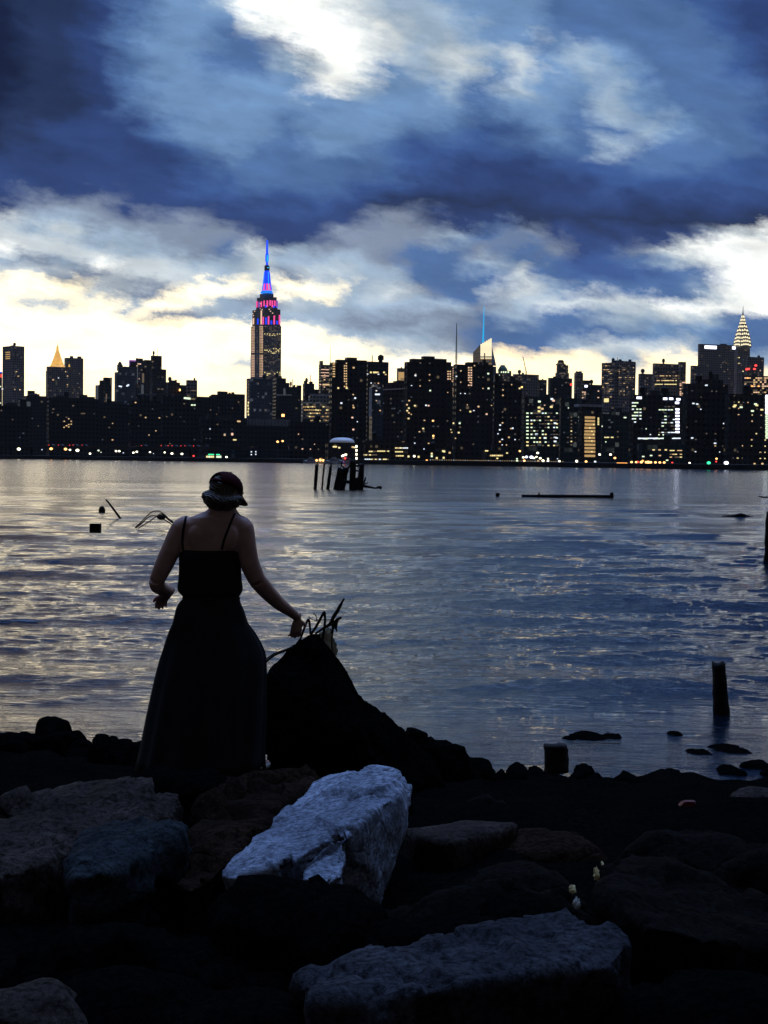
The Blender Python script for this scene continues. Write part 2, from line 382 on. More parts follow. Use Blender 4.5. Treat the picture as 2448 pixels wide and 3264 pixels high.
# ------------------------------------------------------------------ buildings
GRP = 'buildings of the skyline across the river'
BLD = []
class Bld:
    def __init__(s, name, label, cat, D, tiers, mat='dark', yaw=None, part='wall'):
        x0, xs, x1, yt = tiers[0]
        if yaw is None:
            r = ratio(x0, yt); yaw = 20 if r > -.08 else 33
        s.yaw = R(yaw); s.D = D
        cx = ratio(xs, yt) * D
        s.root = empty(name, (cx, D, GZ), s.yaw); tag(s.root, label, cat, GRP)
        s.inv = Matrix.Rotation(-s.yaw, 4, 'Z') @ Matrix.Translation((-cx, -D, -GZ))
        s.boxes = []; bm = bmesh.new(); c_, s_ = math.cos(s.yaw), math.sin(s.yaw)
        for i, t in enumerate(tiers):
            x0, xs, x1, yt = t[:4]; Dt = D + i * 2.3
            r0, r, r1 = ratio(x0, yt), ratio(xs, yt), ratio(x1, yt); X = r * Dt
            dep = (X - r0 * Dt) / (s_ + r0 * c_); wid = (r1 * Dt - X) / (c_ - r1 * s_)
            dep = min(max(dep, 5), 110); wid = max(wid, 2)
            lc = s.inv @ Vector((X, Dt, GZ)); zt = zat(xs, yt, Dt) - GZ
            zb = zat(xs, t[4], Dt) - GZ if len(t) > 4 else -1.0
            s.boxes.append((lc.x, lc.y, wid, dep, zb, zt)); add_box(bm, lc.x, lc.x + wid, lc.y, lc.y + dep, zb, zt)
        s.bm_extra = None
        s.wall = mesh_obj(part, bm_mesh(bm), FAC[mat], s.root)
        s.n = 0; s.over = {}; BLD.append(s)
        s.roofs = 0
    def hit(s, px, py):
        o = s.inv @ Vector((0, 0, CAMZ)); d = (s.inv.to_3x3() @ ray(px, py)); best = None
        for (bx, by, w, dd, zb, zt) in s.boxes:
            if abs(d.y) > 1e-9:
                t = (by - o.y) / d.y; p = o + d * t
                if t > 0 and bx <= p.x <= bx + w and zb <= p.z <= zt and (best is None or t < best[0]): best = (t, 'E', p)
            if abs(d.x) > 1e-9:
                t = (bx - o.x) / d.x; p = o + d * t
                if t > 0 and by <= p.y <= by + dd and zb <= p.z <= zt and (best is None or t < best[0]): best = (t, 'S', p)
        return best
    def win(s, px, py, w=5, h=4, k='w', name='window', snap=False):
        hh = s.hit(px, py)
        if hh is None: return None
        t, f, p = hh; m = s.D / F
        W_, H_ = w * m, h * m
        if snap: p = Vector((round(p.x / 3.0) * 3.0 if f == 'E' else p.x, round(p.y / 3.0) * 3.0 if f == 'S' else p.y, round(p.z / 3.5) * 3.5))
        if f == 'S': W_ *= 1.6
        loc = p + (Vector((0, -.1, 0)) if f == 'E' else Vector((-.1, 0, 0)))
        sc = (W_, .3, H_) if f == 'E' else (.3, W_, H_)
        if name == 'window' and s.n >= 100: s.over.setdefault(k, []).append((loc, sc)); return None
        if name == 'window': s.n += 1
        o = mesh_obj(name, unit(k), None, s.root, loc); o.scale = sc; return o
    def rnd(s, n, ks='ww', y0=None, y1=1455, x0=None, x1=None, w=4.5, h=3.6):
        for _ in range(int(n * .5)):
            s.win(random.uniform(x0, x1), random.uniform(y0, y1), w * random.uniform(.6, 1.25), h * random.uniform(.7, 1.1), random.choice(ks), snap=True)
    def grid(s, xs, ys, ks, p=1.0, w=4, h=3):
        for y in ys:
            for x in xs:
                if random.random() < p: s.win(x, y, w, h, random.choice(ks))
    def clutter(s, n=3, mast=False):
        """plant rooms, tanks and parapet boxes on the roof: one part per building"""
        for (bx, by, w, dd, zb, zt) in s.boxes:
            if w < 9: continue
            for _ in range(n):
                a = random.uniform(.1, .75) * w; ww = random.uniform(.06, .2) * w; hh = random.uniform(1.2, 3.6); dd_ = min(dd * .4, 9)
                if random.random() < .25:                # water tank on legs with a pointed lid
                    bm = bmesh.new(); rr = min(ww, 3.4) / 2 + .6; c_ = Vector((bx + a, by + dd * .3, zt))
                    add_tube(bm, [c_ + Vector((0, 0, z_)) for z_ in (0, 1.5, 1.51, 4.6, 5.8)], [rr * .6, rr * .6, rr, rr, .1], 8); mesh_obj('water_tank', bm_mesh(bm), M_wood, s.root)
                else:
                    bm = bmesh.new(); add_box(bm, bx + a, bx + a + ww, by + dd * .2, by + dd * .2 + dd_, zt, zt + hh); mesh_obj('roof_bulkhead', bm_mesh(bm), M_roof, s.root)
            if mast and random.random() < .7:
                a = random.uniform(.2, .8) * w; bm = bmesh.new(); add_box(bm, bx + a, bx + a + .5, by + 3, by + 3.5, zt, zt + random.uniform(5, 10)); mesh_obj('roof_mast', bm_mesh(bm), M_roof, s.root)
    def finish(s):
        for k, lst in s.over.items():
            bm = bmesh.new()
            for loc, sc in lst: add_box(bm, loc.x - sc[0] / 2, loc.x + sc[0] / 2, loc.y - sc[1] / 2, loc.y + sc[1] / 2, loc.z - sc[2] / 2, loc.z + sc[2] / 2)
            o = mesh_obj('window_rows', bm_mesh(bm), LIT[k], s.root); o['kind'] = 'stuff'
    def local(s, px, py, D=None): return s.inv @ P(px, py, D or s.D)

def B(name, label, cat, D, tiers, mat='dark', yaw=None, rnd=None, cl=2, mast=False):
    o = Bld(name, label, cat, D, [t if len(t) >= 4 else (t[0], t[0] + .22 * (t[1] - t[0]), t[1], t[2]) for t in tiers], mat, yaw)
    if rnd:
        n, ks, y0, y1, x0, x1 = rnd[:6]; o.rnd(n, ks, y0, y1, x0, x1)
    if cl: o.clutter(cl, mast)
    return o

# --- far left group
b1 = B('office_tower', 'tall dark slab tower at the far left with a gold-lit band near its top', 'tower', 2300, [(8, 42, 78, 1102)], 'stone', 45, (16, 'wdpe', 1170, 1290, 44, 77))
for y in (1123, 1130, 1137, 1143): b1.win(25, y, 17, 3.2, 'a')
b2 = B('office_building', 'building cut by the left edge of the photo with red and blue lights on top', 'building', 2200, [(-60, -30, 7, 1184)], 'stone', None, None)
b2.win(4, 1198, 5, 10, 'r'); b2.win(3, 1187, 5, 4, 'B'); b2.rnd(6, 'gc', 1205, 1290, -5, 6)
b3 = B('water_tank_building', 'small block with a boxy tank just right of the far left slab tower', 'building', 1800, [(70, 150, 1261), (87, 111, 1245)], 'dark')
b4 = B('pyramid_roof_tower', 'broad stone tower under a glowing golden pyramid roof', 'tower', 2400, [(148, 152, 222, 1168), (146, 150, 224, 1182)], 'stone', 30, (26, 'cedwd', 1172, 1260, 165, 220), 0)
def pyramid_roof():
    c = b4.local(189, 1168, 2412); m = 2400 / F; bm = bmesh.new(); n = 8
    prof = [(25, 0), (22, 3), (17.5, 14), (11.5, 30), (7, 44), (5.2, 49)]
    rings = [[bm.verts.new((c.x + math.cos(R(22.5) + 2 * math.pi * j / n) * r * m, c.y + 10 + math.sin(R(22.5) + 2 * math.pi * j / n) * r * m, c.z + z * m)) for j in range(n)] for r, z in prof]
    for a, q in zip(rings, rings[1:]):
        for j in range(n): bm.faces.new((a[j], a[(j + 1) % n], q[(j + 1) % n], q[j]))
    bm.faces.new(rings[-1])
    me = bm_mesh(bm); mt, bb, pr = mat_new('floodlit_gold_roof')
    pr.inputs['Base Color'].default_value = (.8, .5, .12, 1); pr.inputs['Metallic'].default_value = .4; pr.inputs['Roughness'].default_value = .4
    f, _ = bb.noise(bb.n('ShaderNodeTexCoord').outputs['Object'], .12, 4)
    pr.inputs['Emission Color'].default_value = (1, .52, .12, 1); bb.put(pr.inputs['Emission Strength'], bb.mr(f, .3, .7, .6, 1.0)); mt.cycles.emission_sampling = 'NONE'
    mesh_obj('pyramid_roof', me, mt, b4.root)
    bm = bmesh.new()
    for r0, z0, z1 in ((5, 49, 53), (6, 53, 55), (4, 55, 61), (5, 61, 62.5), (2.6, 62.5, 68), (.7, 68, 76)):
        add_tube(bm, [(c.x, c.y + 10, c.z + z0 * m), (c.x, c.y + 10, c.z + z1 * m)], [r0 * m, r0 * m * .8], 8)
    mesh_obj('lantern', bm_mesh(bm), LIT['Y'], b4.root)
    for dxp in (-27, 30):
        bm = bmesh.new(); add_tube(bm, [(c.x + dxp * m, c.y - 4, c.z), (c.x + dxp * m, c.y - 4, c.z + 9 * m)], [3.4 * m, .6 * m], 6)
        mesh_obj('corner_turret', bm_mesh(bm), LIT['Y'], b4.root)
pyramid_roof()
B('office_tower', 'plain dark tower standing right behind the golden pyramid roof', 'tower', 2650, [(205, 212, 266, 1140)], 'stone', 30, (14, 'dede', 1160, 1260, 225, 264), 3)
b6 = B('apartment_building', 'low stepped block with a pale lit side wall left of the blue glass tower', 'building', 1700, [(304, 316, 332, 1227), (330, 334, 357, 1203), (319, 322, 332, 1212)], 'dark', None, (10, 'de', 1240, 1290, 320, 356))
b6.win(310, 1250, 9, 44, 'e', 'lit_wall'); b6.win(339, 1268, 4, 26, 'd', 'lit_wall'); b6.win(355, 1215, 5, 24, 'd', 'lit_wall')
b7 = B('glass_tower', 'dark blue glass tower with a slanted stepped top and a small domed turret', 'tower', 1900, [(365, 372, 434, 1186), (376, 380, 432, 1176), (392, 396, 433, 1168)], 'glass', None, (16, 'ceee', 1190, 1290, 372, 430), 0)
for x, y in ((381, 1231), (405, 1230), (409, 1227), (386, 1232)): b7.win(x, y, 6, 4, 'c')
q = b7.local(388, 1176, 1905); bm = bmesh.new(); mm = 1900 / F
add_box(bm, q.x - 7 * mm, q.x + 7 * mm, q.y + 3, q.y + 9, q.z - 2, q.z + 14 * mm); add_tube(bm, [(q.x, q.y + 6, q.z + 14 * mm), (q.x, q.y + 6, q.z + 20 * mm), (q.x, q.y + 6, q.z + 25 * mm)], [7 * mm, 5.5 * mm, 1 * mm], 10)
mesh_obj('domed_turret', bm_mesh(bm), FAC['stone'], b7.root)
b8 = B('apartment_building', 'stepped tower with a pink-lit roof edge right of the blue glass tower', 'building', 2000, [(411, 416, 461, 1147), (436, 438, 456, 1142)], 'brick', None, (6, 'dp', 1165, 1260, 440, 462))
b8.win(424, 1150, 20, 3, 'V', 'roof_light'); b8.win(413, 1156, 2.5, 16, 'V', 'roof_light'); b8.win(444, 1160, 12, 3, 'p'); b8.win(437, 1166, 6, 3, 'w'); b8.win(438, 1190, 3, 70, 'e', 'lit_wall')
b9 = B('apartment_tower', 'brownish slab with a bright vertical strip left of the tallest flat-roofed slab', 'tower', 1850, [(459, 463, 483, 1147)], 'brick')
b9b = B('apartment_building', 'narrow block with a tall white-lit strip in the left cluster', 'building', 1800, [(446, 450, 466, 1176)], 'dark')
b9b.win(456, 1205, 7, 30, 'd', 'lit_wall'); b9b.win(454, 1241, 8, 30, 'e', 'lit_wall')
b10 = B('apartment_tower', 'tall plain slab with a lower wing on its right in the left cluster', 'tower', 1750, [(482, 486, 516, 1133), (514, 516, 530, 1177)], 'brick', None, (5, 'de', 1200, 1290, 485, 528), 1, True)
b11 = B('brick_building', 'low peaked block with an orange lamp left of the small grey tower', 'building', 1500, [(532, 536, 574, 1218), (543, 545, 562, 1212), (572, 575, 600, 1227)], 'brick')
b11.win(573, 1243, 7, 6, 'O'); b11.win(555, 1261, 8, 7, 'O')
b12 = B('grey_block', 'small square-topped grey tower left of the gap before the lit skyscraper', 'building', 1500, [(597, 600, 629, 1211)], 'pale', None, None, 1)
b12.wall.data.materials[0] = FAC['stone']; b12.win(618, 1245, 20, 3, 'd')
b13 = B('office_building', 'low block with a long yellow-green lit strip under its roof', 'building', 1150, [(515, 520, 645, 1262)], 'dark', None, (14, 'de', 1285, 1420, 525, 640))
for x in (590, 597, 604, 611, 618): b13.win(x, 1269 + (x - 590) * .1, 9, 6, 'g' if x < 610 else 'd')
for x in (612, 620): b13.win(x, 1291, 7, 4, 'g')
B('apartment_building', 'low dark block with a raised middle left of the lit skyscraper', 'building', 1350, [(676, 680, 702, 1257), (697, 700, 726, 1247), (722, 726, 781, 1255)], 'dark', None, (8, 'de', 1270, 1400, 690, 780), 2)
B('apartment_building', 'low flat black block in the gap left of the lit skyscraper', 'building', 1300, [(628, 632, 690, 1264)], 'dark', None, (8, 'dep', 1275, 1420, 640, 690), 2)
# dark front rows on the left
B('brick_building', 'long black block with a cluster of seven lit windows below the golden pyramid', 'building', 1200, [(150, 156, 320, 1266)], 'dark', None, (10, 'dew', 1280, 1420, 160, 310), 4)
bq = BLD[-1]
for x, y in ((205, 1343), (219, 1335), (227, 1343), (227, 1352), (219, 1353), (204, 1362), (219, 1361)): bq.win(x, y, 4, 3.4, 'w')
for x, y in ((142, 1302), (170, 1304), (233, 1293), (261, 1318), (268, 1318)): bq.win(x, y, 6, 4, 'd')
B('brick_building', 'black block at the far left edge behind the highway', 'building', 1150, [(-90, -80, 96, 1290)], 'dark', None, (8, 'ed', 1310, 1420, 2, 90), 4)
B('stone_building', 'dark block with a pale lit patch below the far left slab tower', 'building', 1400, [(60, 64, 152, 1272)], 'dark', None, (6, 'ed', 1285, 1400, 66, 150), 3)
BLD[-1].win(91, 1288, 12, 16, 'e', 'lit_wall')
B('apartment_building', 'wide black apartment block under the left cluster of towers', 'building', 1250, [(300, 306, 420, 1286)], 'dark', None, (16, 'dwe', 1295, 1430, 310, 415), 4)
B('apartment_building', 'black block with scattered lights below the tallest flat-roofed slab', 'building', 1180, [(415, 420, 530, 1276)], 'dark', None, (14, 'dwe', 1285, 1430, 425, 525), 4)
BLD[-1].win(432, 1277 + 6, 5, 4, 'w')
# --- round the lit skyscraper
b20 = B('glass_tower', 'dark block with a bright white-lit left edge directly below the lit skyscraper', 'tower', 1600, [(786, 800, 872, 1206)], 'glass', None, (10, 'dee', 1215, 1390, 805, 868), 1)
for i in range(12): b20.win(791 + (i % 2), 1216 + i * 9.6, 4.5, 6, 'd' if i < 7 else 'y')
B('stone_building', 'stepped black block at the lower right foot of the lit skyscraper', 'building', 1500, [(870, 880, 912, 1205), (905, 911, 923, 1220), (918, 922, 950, 1233), (946, 949, 961, 1228)], 'dark', None, (9, 'de', 1240, 1400, 880, 955), 3, True)
b21 = BLD[-1]; b21.win(908, 1248, 10, 20, 'e', 'lit_wall')
for x in range(884, 932, 7): b21.win(x, 1259, 5, 3, 'e')
b21.win(902, 1324, 9, 8, 'O')
B('brick_building', 'small black building with a chimney and tank between two blocks right of the lit skyscraper', 'building', 1450, [(966, 970, 1002, 1222), (988, 990, 997, 1216), (972, 973, 976, 1213), (1000, 1003, 1016, 1241)], 'dark', None, (3, 'e', 1250, 1300, 970, 1000), 2, True)
b22 = B('office_tower', 'peach-lit office tower half hidden behind the first black apartment towers', 'tower', 2100, [(1016, 1022, 1057, 1162), (1018, 1021, 1030, 1150)], 'office', None, (26, 'pwd', 1190, 1250, 1020, 1053), 0)
q = b22.local(1055, 1162, 2104); bm = bmesh.new(); add_tube(bm, [(q.x, q.y + 4, q.z), (q.x, q.y + 4, q.z + 56 * 2100 / F)], [.5, .25], 5); mesh_obj('antenna', bm_mesh(bm), M_steel, b22.root)
for x in (1032, 1040, 1046): b22.win(x, 1226, 8, 5, 'w')
for y in (1178, 1188, 1198): b22.win(1036, y, 26, 2.4, 'p')
b23 = B('office_building', 'pale wide office block with five rows of yellow lit windows', 'building', 1400, [(960, 966, 1058, 1275), (985, 988, 1058, 1262)], 'pale', None, None, 0)
for r_, y in enumerate((1284, 1297, 1307, 1317, 1328, 1340)):
    for x in range(964 + r_ * 4, 1056, 7):
        if random.random() < .78: b23.win(x, y + random.uniform(-.5, .5), 5.5, 3.4, random.choice('ee' if r_ == 0 else 'yaad'))
q0 = b23.boxes[1]; bm = bmesh.new()
for i in range(8):
    a = q0[2] * (i + .2) / 8; add_box(bm, q0[0] + a, q0[0] + a + q0[2] * .07, q0[1], q0[1] + 3, q0[5], q0[5] + 1.8)
mesh_obj('parapet', bm_mesh(bm), FAC['pale'], b23.root)
b24 = B('office_building', 'small block with one pair of bright yellow windows below the pale office block', 'building', 1150, [(1025, 1028, 1062, 1352)], 'dark', None, None, 0)
b24.win(1035, 1373, 10, 5, 'y'); b24.win(1048, 1373, 11, 5, 'y'); b24.win(1035, 1385, 9, 4, 'e'); b24.win(1047, 1385, 9, 4, 'e')
b25 = B('parking_structure', 'long pale slatted building below the lit skyscraper', 'building', 1100, [(784, 788, 925, 1332)], 'dark', None, None, 0)
bm = bmesh.new(); bx = b25.boxes[0]
for i in range(30): add_box(bm, bx[0] + bx[2] * i / 30, bx[0] + bx[2] * i / 30 + .55, bx[1] - .4, bx[1] - .02, bx[5] - 5.5, bx[5] - .4)
mesh_obj('slat_screen', bm_mesh(bm), M_white, b25.root)
B('apartment_building', 'black block with a few warm windows under the gap left of the lit skyscraper', 'building', 1080, [(640, 646, 792, 1335)], 'dark', None, (14, 'wdec', 1345, 1430, 650, 785), 4)
b26 = BLD[-1]; b26.win(761, 1343, 12, 5, 'w'); b26.win(716, 1386, 6, 6, 'w'); b26.win(740, 1384, 7, 8, 'p'); b26.win(748, 1402, 12, 4, 'y')
B('apartment_building', 'black wide block between the slatted building and the white domed roof', 'building', 1050, [(920, 926, 1050, 1345)], 'dark', None, (14, 'edp', 1355, 1440, 925, 1045), 4)
B('warehouse', 'low blue-grey riverside shed below the lit skyscraper', 'shed', 960, [(742, 748, 876, 1436)], 'teal', None, None, 1)
b27 = BLD[-1]
for x, y in ((801, 1440), (815, 1440), (801, 1449), (815, 1448)): b27.win(x, y, 4, 3.5, 'c')
# --- black apartment towers by the river
t1 = B('apartment_tower', 'first black riverside tower with two columns of lit windows, nearest the lit skyscraper', 'tower', 950, [(1055, 1058, 1075, 1155), (1073, 1076, 1107, 1146), (1105, 1107, 1138, 1139), (1136, 1140, 1170, 1148)], 'dark', None, (20, 'dwec', 1190, 1400, 1075, 1165), 3, True)
t1.grid((1062, 1066), np.arange(1160, 1208, 8), 'ww', .9, 3.4, 3.6); t1.grid((1098, 1104), np.arange(1158, 1238, 8.2), 'w', .92, 4, 4)
for x, y, k in ((1127, 1172, 'w'), (1127, 1299, 'w'), (1123, 1331, 'p'), (1126, 1369, 'p'), (1105, 1237, 'y'), (1078, 1237, 'y'), (1132, 1269, 'c'), (1088, 1285, 'c')): t1.win(x, y, 6, 5, k)
B('apartment_tower', 'flat-topped black tower just behind and right of the first riverside tower', 'tower', 1150, [(1168, 1172, 1239, 1152)], 'dark', None, (12, 'ccewd', 1190, 1230, 1172, 1235), 3, True)
t1b = BLD[-1]
for x in (1182, 1192, 1198, 1204, 1224): t1b.win(x, 1187, 6, 5, 'y' if x != 1204 else 'w')
b30 = B('office_building', 'thin block with a tall blue-white side wall between the black towers', 'building', 1050, [(1178, 1187, 1222, 1233), (1188, 1192, 1220, 1224)], 'glass', None, (12, 'ecwe', 1240, 1325, 1190, 1218), 0)
b30.wall.data.materials[0] = FAC['glass']
bx = b30.boxes[0]; bm = bmesh.new(); add_box(bm, bx[0] - .3, bx[0] - .02, bx[1] + .5, bx[1] + bx[3], bx[5] - 21, bx[5] - .5); mesh_obj('pale_side_wall', bm_mesh(bm), M_white, b30.root)
for x in (1198, 1203, 1208): b30.win(x, 1257, 6, 5, 'c')
b31 = B('office_building', 'wide brown block with a dotted row of small lights under its roof', 'building', 1100, [(1218, 1222, 1300, 1225), (1240, 1244, 1300, 1219), (1257, 1260, 1300, 1214)], 'brick', None, (20, 'ed', 1260, 1400, 1222, 1298), 0)
for x in range(1222, 1300, 6): b31.win(x, 1242 - (x - 1222) * .05, 3.5, 3, 'e')
for x, y in ((1250, 1302), (1257, 1302), (1275, 1310), (1283, 1278)): b31.win(x, y, 5, 4, 'e')
b32 = B('office_tower', 'small far tower with a cream-lit face seen in the gap between two black towers', 'tower', 2000, [(1265, 1270, 1300, 1173)], 'stone', None, None, 1)
b32.win(1282, 1199, 26, 26, 'a', 'lit_wall'); b32.win(1284, 1208, 16, 5, 'd')
t2 = B('apartment_tower', 'second black riverside tower, the broad stepped one left of the green antenna', 'tower', 900, [(1296, 1298, 1314, 1153), (1311, 1314, 1352, 1143), (1349, 1352, 1386, 1135), (1383, 1386, 1424, 1143), (1421, 1424, 1439, 1154)], 'dark', None, (52, 'dwecewd', 1160, 1440, 1300, 1436), 3, True)
for x, y, k in ((1304, 1277, 'w'), (1297, 1290, 'w'), (1303, 1301, 'y'), (1298, 1309, 'y'), (1303, 1316, 'w'), (1302, 1334, 'y'), (1322, 1293, 'y'), (1324, 1197, 'c'), (1371, 1245, 'g'), (1380, 1341, 'O'), (1381, 1389, 'O'), (1381, 1396, 'w'), (1358, 1292, 'c'), (1366, 1293, 'p'), (1349, 1366, 'y'), (1350, 1373, 'd')): t2.win(x, y, 5.5, 4.5, k)
t2.grid((1428, 1435), np.arange(1176, 1212, 8), 'wpp', .9, 4, 4)
b33 = B('apartment_building', 'narrow dark block with a single column of warm windows under the green antenna', 'building', 1000, [(1437, 1439, 1455, 1168)], 'dark', None, None, 0)
b33.grid((1445, 1451), np.arange(1175, 1266, 7), 'wpw', .85, 4, 4); b33.rnd(6, 'wy', 1270, 1420, 1440, 1453)
t3 = B('apartment_tower', 'third black riverside tower, in front of the bright slanted glass crown', 'tower', 920, [(1452, 1455, 1492, 1161), (1489, 1492, 1524, 1154), (1521, 1524, 1572, 1162)], 'dark', None, (56, 'dwecewd', 1170, 1440, 1456, 1570), 3, True)
t3.grid((1494, 1502), np.arange(1172, 1230, 8), 'wpp', .92, 5, 4)
for x, y, k in ((1556, 1191, 'g'), (1557, 1238, 'g'), (1445 + 20, 1349, 'g'), (1462, 1379, 'y'), (1551, 1320, 'p'), (1499, 1312, 'y'), (1525, 1296, 'w'), (1445 + 1, 1349, 'y')): t3.win(x, y, 6, 5, k)
t4 = B('apartment_tower', 'fourth black riverside tower, the lower one under the green domed roof', 'tower', 940, [(1571, 1576, 1664, 1216)], 'dark', None, (40, 'dwecw', 1225, 1440, 1576, 1660), 4, True)
for x, y, k in ((1663, 1234, 'O'), (1594, 1355, 'c'), (1593, 1370, 'c'), (1622, 1394, 'w'), (1593, 1408, 'w'), (1634, 1365, 'c'), (1656, 1238, 'y')): t4.win(x, y, 5.5, 4.5, k)
# --- far landmarks in the middle
g1 = B('office_tower', 'far tower carrying the slim dark green antenna mast', 'tower', 2700, [(1438, 1444, 1470, 1166)], 'stone', None, None, 0)
def lattice_mast(bd, px, y_top, y_bot, r0, r1, mat, ringmat, name, D, rings=12):
    q0 = bd.local(px[0], y_bot, D); q1 = bd.local(px[1], y_top, D); m = D / F; bm = bmesh.new()
    for k in range(3):
        a = 2 * math.pi * k / 3; o = Vector((math.cos(a), math.sin(a), 0))
        add_tube(bm, [q0 + o * r0 * m, q1 + o * r1 * m], [.35 * m, .25 * m], 5)
    for i in range(rings):
        t = i / rings; p = q0.lerp(q1, t); rr = (r0 + (r1 - r0) * t) * m
        ps = [p + Vector((math.cos(2 * math.pi * k / 3), math.sin(2 * math.pi * k / 3), 0)) * rr for k in range(3)]
        t2_ = (i + 1) / rings; p2 = q0.lerp(q1, t2_); r2_ = (r0 + (r1 - r0) * t2_) * m
        pt = [p2 + Vector((math.cos(2 * math.pi * k / 3), math.sin(2 * math.pi * k / 3), 0)) * r2_ for k in range(3)]
        for k in range(3): add_tube(bm, [ps[k], pt[(k + 1) % 3]], .28 * m, 4)
    add_tube(bm, [q0, q1], [r0 * .45 * m, r1 * .45 * m], 6)
    return mesh_obj(name, bm_mesh(bm), mat, bd.root)
lattice_mast(g1, (1454, 1455.5), 1030, 1166, 4.2, .8, M_green, None, 'antenna_mast', 2700)
g2 = B('glass_tower', 'bright slanted glass crown tower with a cyan lit spire', 'tower', 2600, [(1506, 1512, 1582, 1166)], 'glass', None, None, 0)
def slanted_crown():
    D = 2600; L = lambda x, y, d=0: g2.local(x, y, D + d)
    bm = bmesh.new()
    base = [L(1507, 1166, 14), L(1531, 1166, 0), L(1567, 1166, 6), L(1582, 1166, 20), L(1575, 1166, 45), L(1512, 1166, 45)]
    top = [L(1508, 1124, 14), L(1531, 1098, 0), L(1567, 1077, 6), L(1568, 1130, 20), L(1566, 1095, 45), L(1522, 1110, 45)]
    vb = [bm.verts.new(p) for p in base]; vt = [bm.verts.new(p) for p in top]
    for i in range(6): bm.faces.new((vb[i], vb[(i + 1) % 6], vt[(i + 1) % 6], vt[i]))
    c = bm.verts.new(sum(top, Vector()) / 6)
    for i in range(6): bm.faces.new((vt[i], vt[(i + 1) % 6], c))
    mesh_obj('crown', bm_mesh(bm), FAC['glass'], g2.root)
    for i in range(24):                      # lit floors behind the glass
        y = 1163 - i * 3.6; t = (1166 - y) / 88
        for (x0, x1, k, f) in ((1531, 1567, 'i', 0), (1510, 1530, 'd', 1)):
            ytop = 1098 - (21 * .5) if f == 0 else 1112
            if f == 0:
                xl = 1531 if y > 1098 else 1531 + (1098 - y) / 21 * 36
                if y < 1079 or 1567 - xl < 2: continue
                xr = 1567; kk = 'i' if (y < 1132) else random.choice('iadd')
            else:
                if y < 1106: continue
                xl = 1509 if y > 1124 else 1509 + (1124 - y) / 26 * 20; xr = 1530; kk = random.choice('ddde')
            off = -1.0 if f == 0 else 0
            a, c2 = L(xl, y, off if f == 0 else 12 - (xl - 1508) * .5), L(xr, y, off + 6 if f == 0 else -1)
            bm = bmesh.new(); hh = 1.25 if f == 0 and kk == 'i' else .8; m = D / F
            n = Vector((0, -.4, 0))
            vs = [bm.verts.new(v_) for v_ in (a + n - Vector((0, 0, hh * m)), c2 + n - Vector((0, 0, hh * m)), c2 + n + Vector((0, 0, hh * m)), a + n + Vector((0, 0, hh * m)))]
            fc = bm.faces.new(vs); bmesh.ops.extrude_face_region(bm, geom=[fc])
            bmesh.ops.translate(bm, vec=(0, -.3, 0), verts=vs)
            mesh_obj('lit_floor', bm_mesh(bm), LIT[kk], g2.root)
    lattice_mast(g2, (1539.5, 1543), 976, 1100, 3.6, .6, LIT['n'], None, 'spire', D + 10)
slanted_crown()
g3 = B('office_tower', 'tower with a green domed roof right of the slanted glass crown', 'tower', 2300, [(1588, 1592, 1630, 1181), (1574, 1578, 1640, 1196)], 'office', None, (12, 'dgd', 1185, 1212, 1590, 1628), 0)
q = g3.local(1609, 1181, 2312); m = 2300 / F; bm = bmesh.new()
add_tube(bm, [q + Vector((0, 8, z * m)) for z in (0, 4, 9, 14, 18)], [v_ * m for v_ in (17, 16, 13, 9, 7)], 8); mesh_obj('dome', bm_mesh(bm), M_green, g3.root)
for x, y in ((1597, 1176), (1605, 1174), (1612, 1174), (1620, 1177)):
    o = g3.win(x, 1186, 5, 5, 'g')
g4 = B('office_building', 'grey flat-topped block under the thin crane jib', 'building', 1900, [(1636, 1640, 1718, 1192)], 'stone', None, (22, 'dee', 1200, 1262, 1642, 1715), 2)
g5 = B('office_building', 'small dark block right of the grey block with the crane', 'building', 1800, [(1716, 1720, 1743, 1210)], 'dark', None, (4, 'ed', 1215, 1260, 1720, 1740), 1)
# tower crane
cr = empty('tower_crane', P(1677, 1192, 1900), 0); tag(cr, 'thin pale crane jib rising from the grey flat-topped block', 'crane'); m = 1900 / F
bm = bmesh.new(); q = cr.location
add_tube(bm, [Vector((0, 0, -8)), Vector((0, 0, 4))], .9, 4); mesh_obj('crane_mast', bm_mesh(bm), M_steel, cr)
bm = bmesh.new(); e_ = P(1667, 1137, 1900) - q
for o_ in ((-.5, 0), (.5, 0), (0, .7)): add_tube(bm, [Vector((o_[0], o_[1], 3)), e_ + Vector((o_[0] * .4, o_[1] * .4, 0))], .22, 4)
for i in range(10): add_tube(bm, [Vector((-.5, 0, 3)).lerp(e_, i / 10), Vector((.5, 0, 3)).lerp(e_, (i + .8) / 10)], .16, 4)
mesh_obj('jib', bm_mesh(bm), M_steel, cr)
g6 = B('office_tower', 'round-topped tower with dim rows of light rising behind a flat black block', 'tower', 2300, [(1774, 1780, 1812, 1163), (1770, 1776, 1814, 1188)], 'office', None, (20, 'dd', 1168, 1200, 1777, 1810), 0)
q = g6.local(1793, 1163, 2310); m = 2300 / F; bm = bmesh.new()
add_tube(bm, [q + Vector((0, 6, z * m)) for z in (0, 3, 3.1, 7, 7.1, 13, 16)], [v_ * m for v_ in (17, 16, 12, 12, 10, 10, 6)], 12); mesh_obj('crown', bm_mesh(bm), FAC['office'], g6.root)
B('office_building', 'flat black block in front of the round-topped tower', 'building', 1500, [(1748, 1754, 1824, 1204)], 'dark', None, (6, 'de', 1215, 1262, 1756, 1820), 2)
BLD[-1].win(1792, 1228, 5, 4, 'e'); BLD[-1].win(1821, 1226, 8, 6, 'R')
